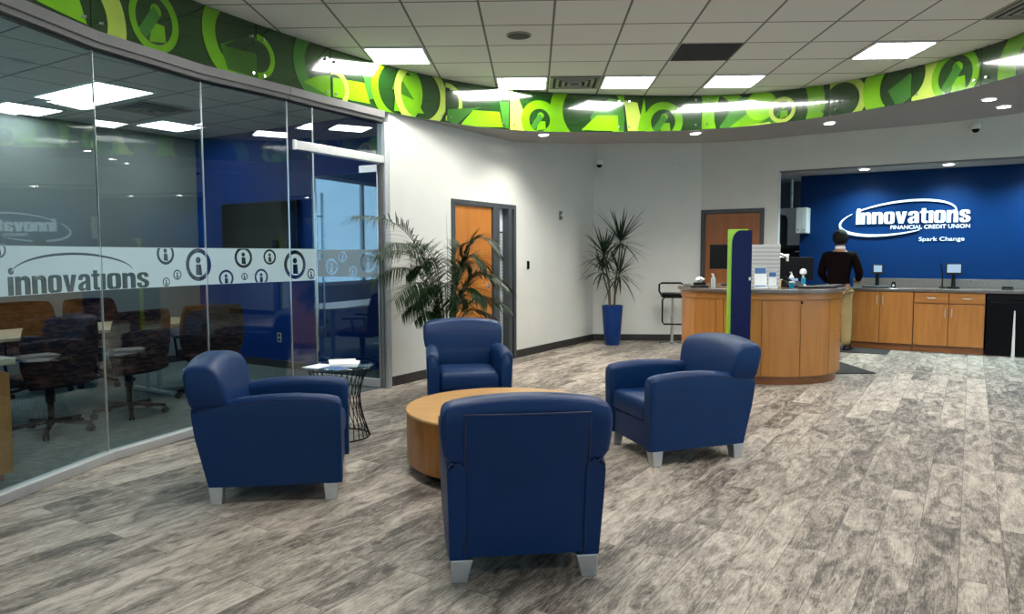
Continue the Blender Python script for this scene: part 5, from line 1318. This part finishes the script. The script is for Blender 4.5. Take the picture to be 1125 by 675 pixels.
# ------------------------------------------------------------------ light, sky, camera
def area(name, loc, rot, sx, sy, power, col, portal=False):
    l = bpy.data.lights.new(name, 'AREA'); l.shape = 'RECTANGLE'; l.size = sx; l.size_y = sy; l.energy = power; l.color = col
    if portal: l.cycles.is_portal = True
    o = bpy.data.objects.new(name, l); COL.objects.link(o); o.location = loc; o.rotation_euler = rot; return o
w = bpy.data.worlds.new('World'); SC.world = w; w.use_nodes = True
N = w.node_tree.nodes; L = w.node_tree.links; bg = N['Background']
sk = N.new('ShaderNodeTexSky'); sk.sky_type = 'HOSEK_WILKIE'; sk.turbidity = 3; sk.sun_direction = (-.4, .3, .8)
tcn = N.new('ShaderNodeTexCoord')
mixn = N.new('ShaderNodeMix'); mixn.data_type = 'RGBA'; mixn.inputs['Factor'].default_value = .75
L.new(sk.outputs[0], mixn.inputs[6]); mixn.inputs[7].default_value = (.45, .76, 1.0, 1); L.new(mixn.outputs[2], bg.inputs[0]); bg.inputs[1].default_value = 1.7
def portal_at(a, b, z0, z1):
    a = Vector((*a, 0)); b = Vector((*b, 0)); c = (a+b)/2; d = (b-a).normalized(); inn = Vector((d.y, -d.x, 0))   # into the room
    o = area('window_daylight', (c.x+inn.x*.02, c.y+inn.y*.02, (z0+z1)/2), (0, 0, 0), (b-a).length, z1-z0, 1, (1, 1, 1), True)
    o.rotation_euler = inn.to_track_quat('-Z', 'Z').to_euler()
portal_at(along(W1a, W1b, .5), along(W1a, W1b, 5.7), .35, 2.75)
portal_at(along((pr2.x, pr2.y), (pr3.x, pr3.y), .5), along((pr2.x, pr2.y), (pr3.x, pr3.y), 5.5), .1, 2.6)
portal_at(along((pr3.x, pr3.y), (-2.8, -3.6), .9), along((pr3.x, pr3.y), (-2.8, -3.6), 4.4), .05, 2.6)
portal_at(G2(0, -6.7), G2(0, -2.55), .9, 2.8)

cam = bpy.data.cameras.new('camera'); cam.sensor_width = 36; cam.lens = 800/1125*36; cam.clip_start = .05; cam.clip_end = 200
co = bpy.data.objects.new('camera', cam); COL.objects.link(co)
yaw, pit, rol = .030, .071, -.003
co.matrix_world = Matrix.Translation((0, 0, 1.42)) @ Matrix.Rotation(yaw, 4, 'Z') @ Matrix.Rotation(PI/2-pit, 4, 'X') @ Matrix.Rotation(rol, 4, 'Z')
SC.camera = co
SC.view_settings.view_transform = 'Standard'; SC.view_settings.look = 'None'; SC.view_settings.gamma = 1; SC.view_settings.use_curve_mapping = False
SC.view_settings.exposure = 1.0
SC.cycles.max_bounces = 8; SC.cycles.diffuse_bounces = 4; SC.cycles.glossy_bounces = 4; SC.cycles.transparent_max_bounces = 16
SC.cycles.use_denoising = True; SC.cycles.sample_clamp_indirect = 6
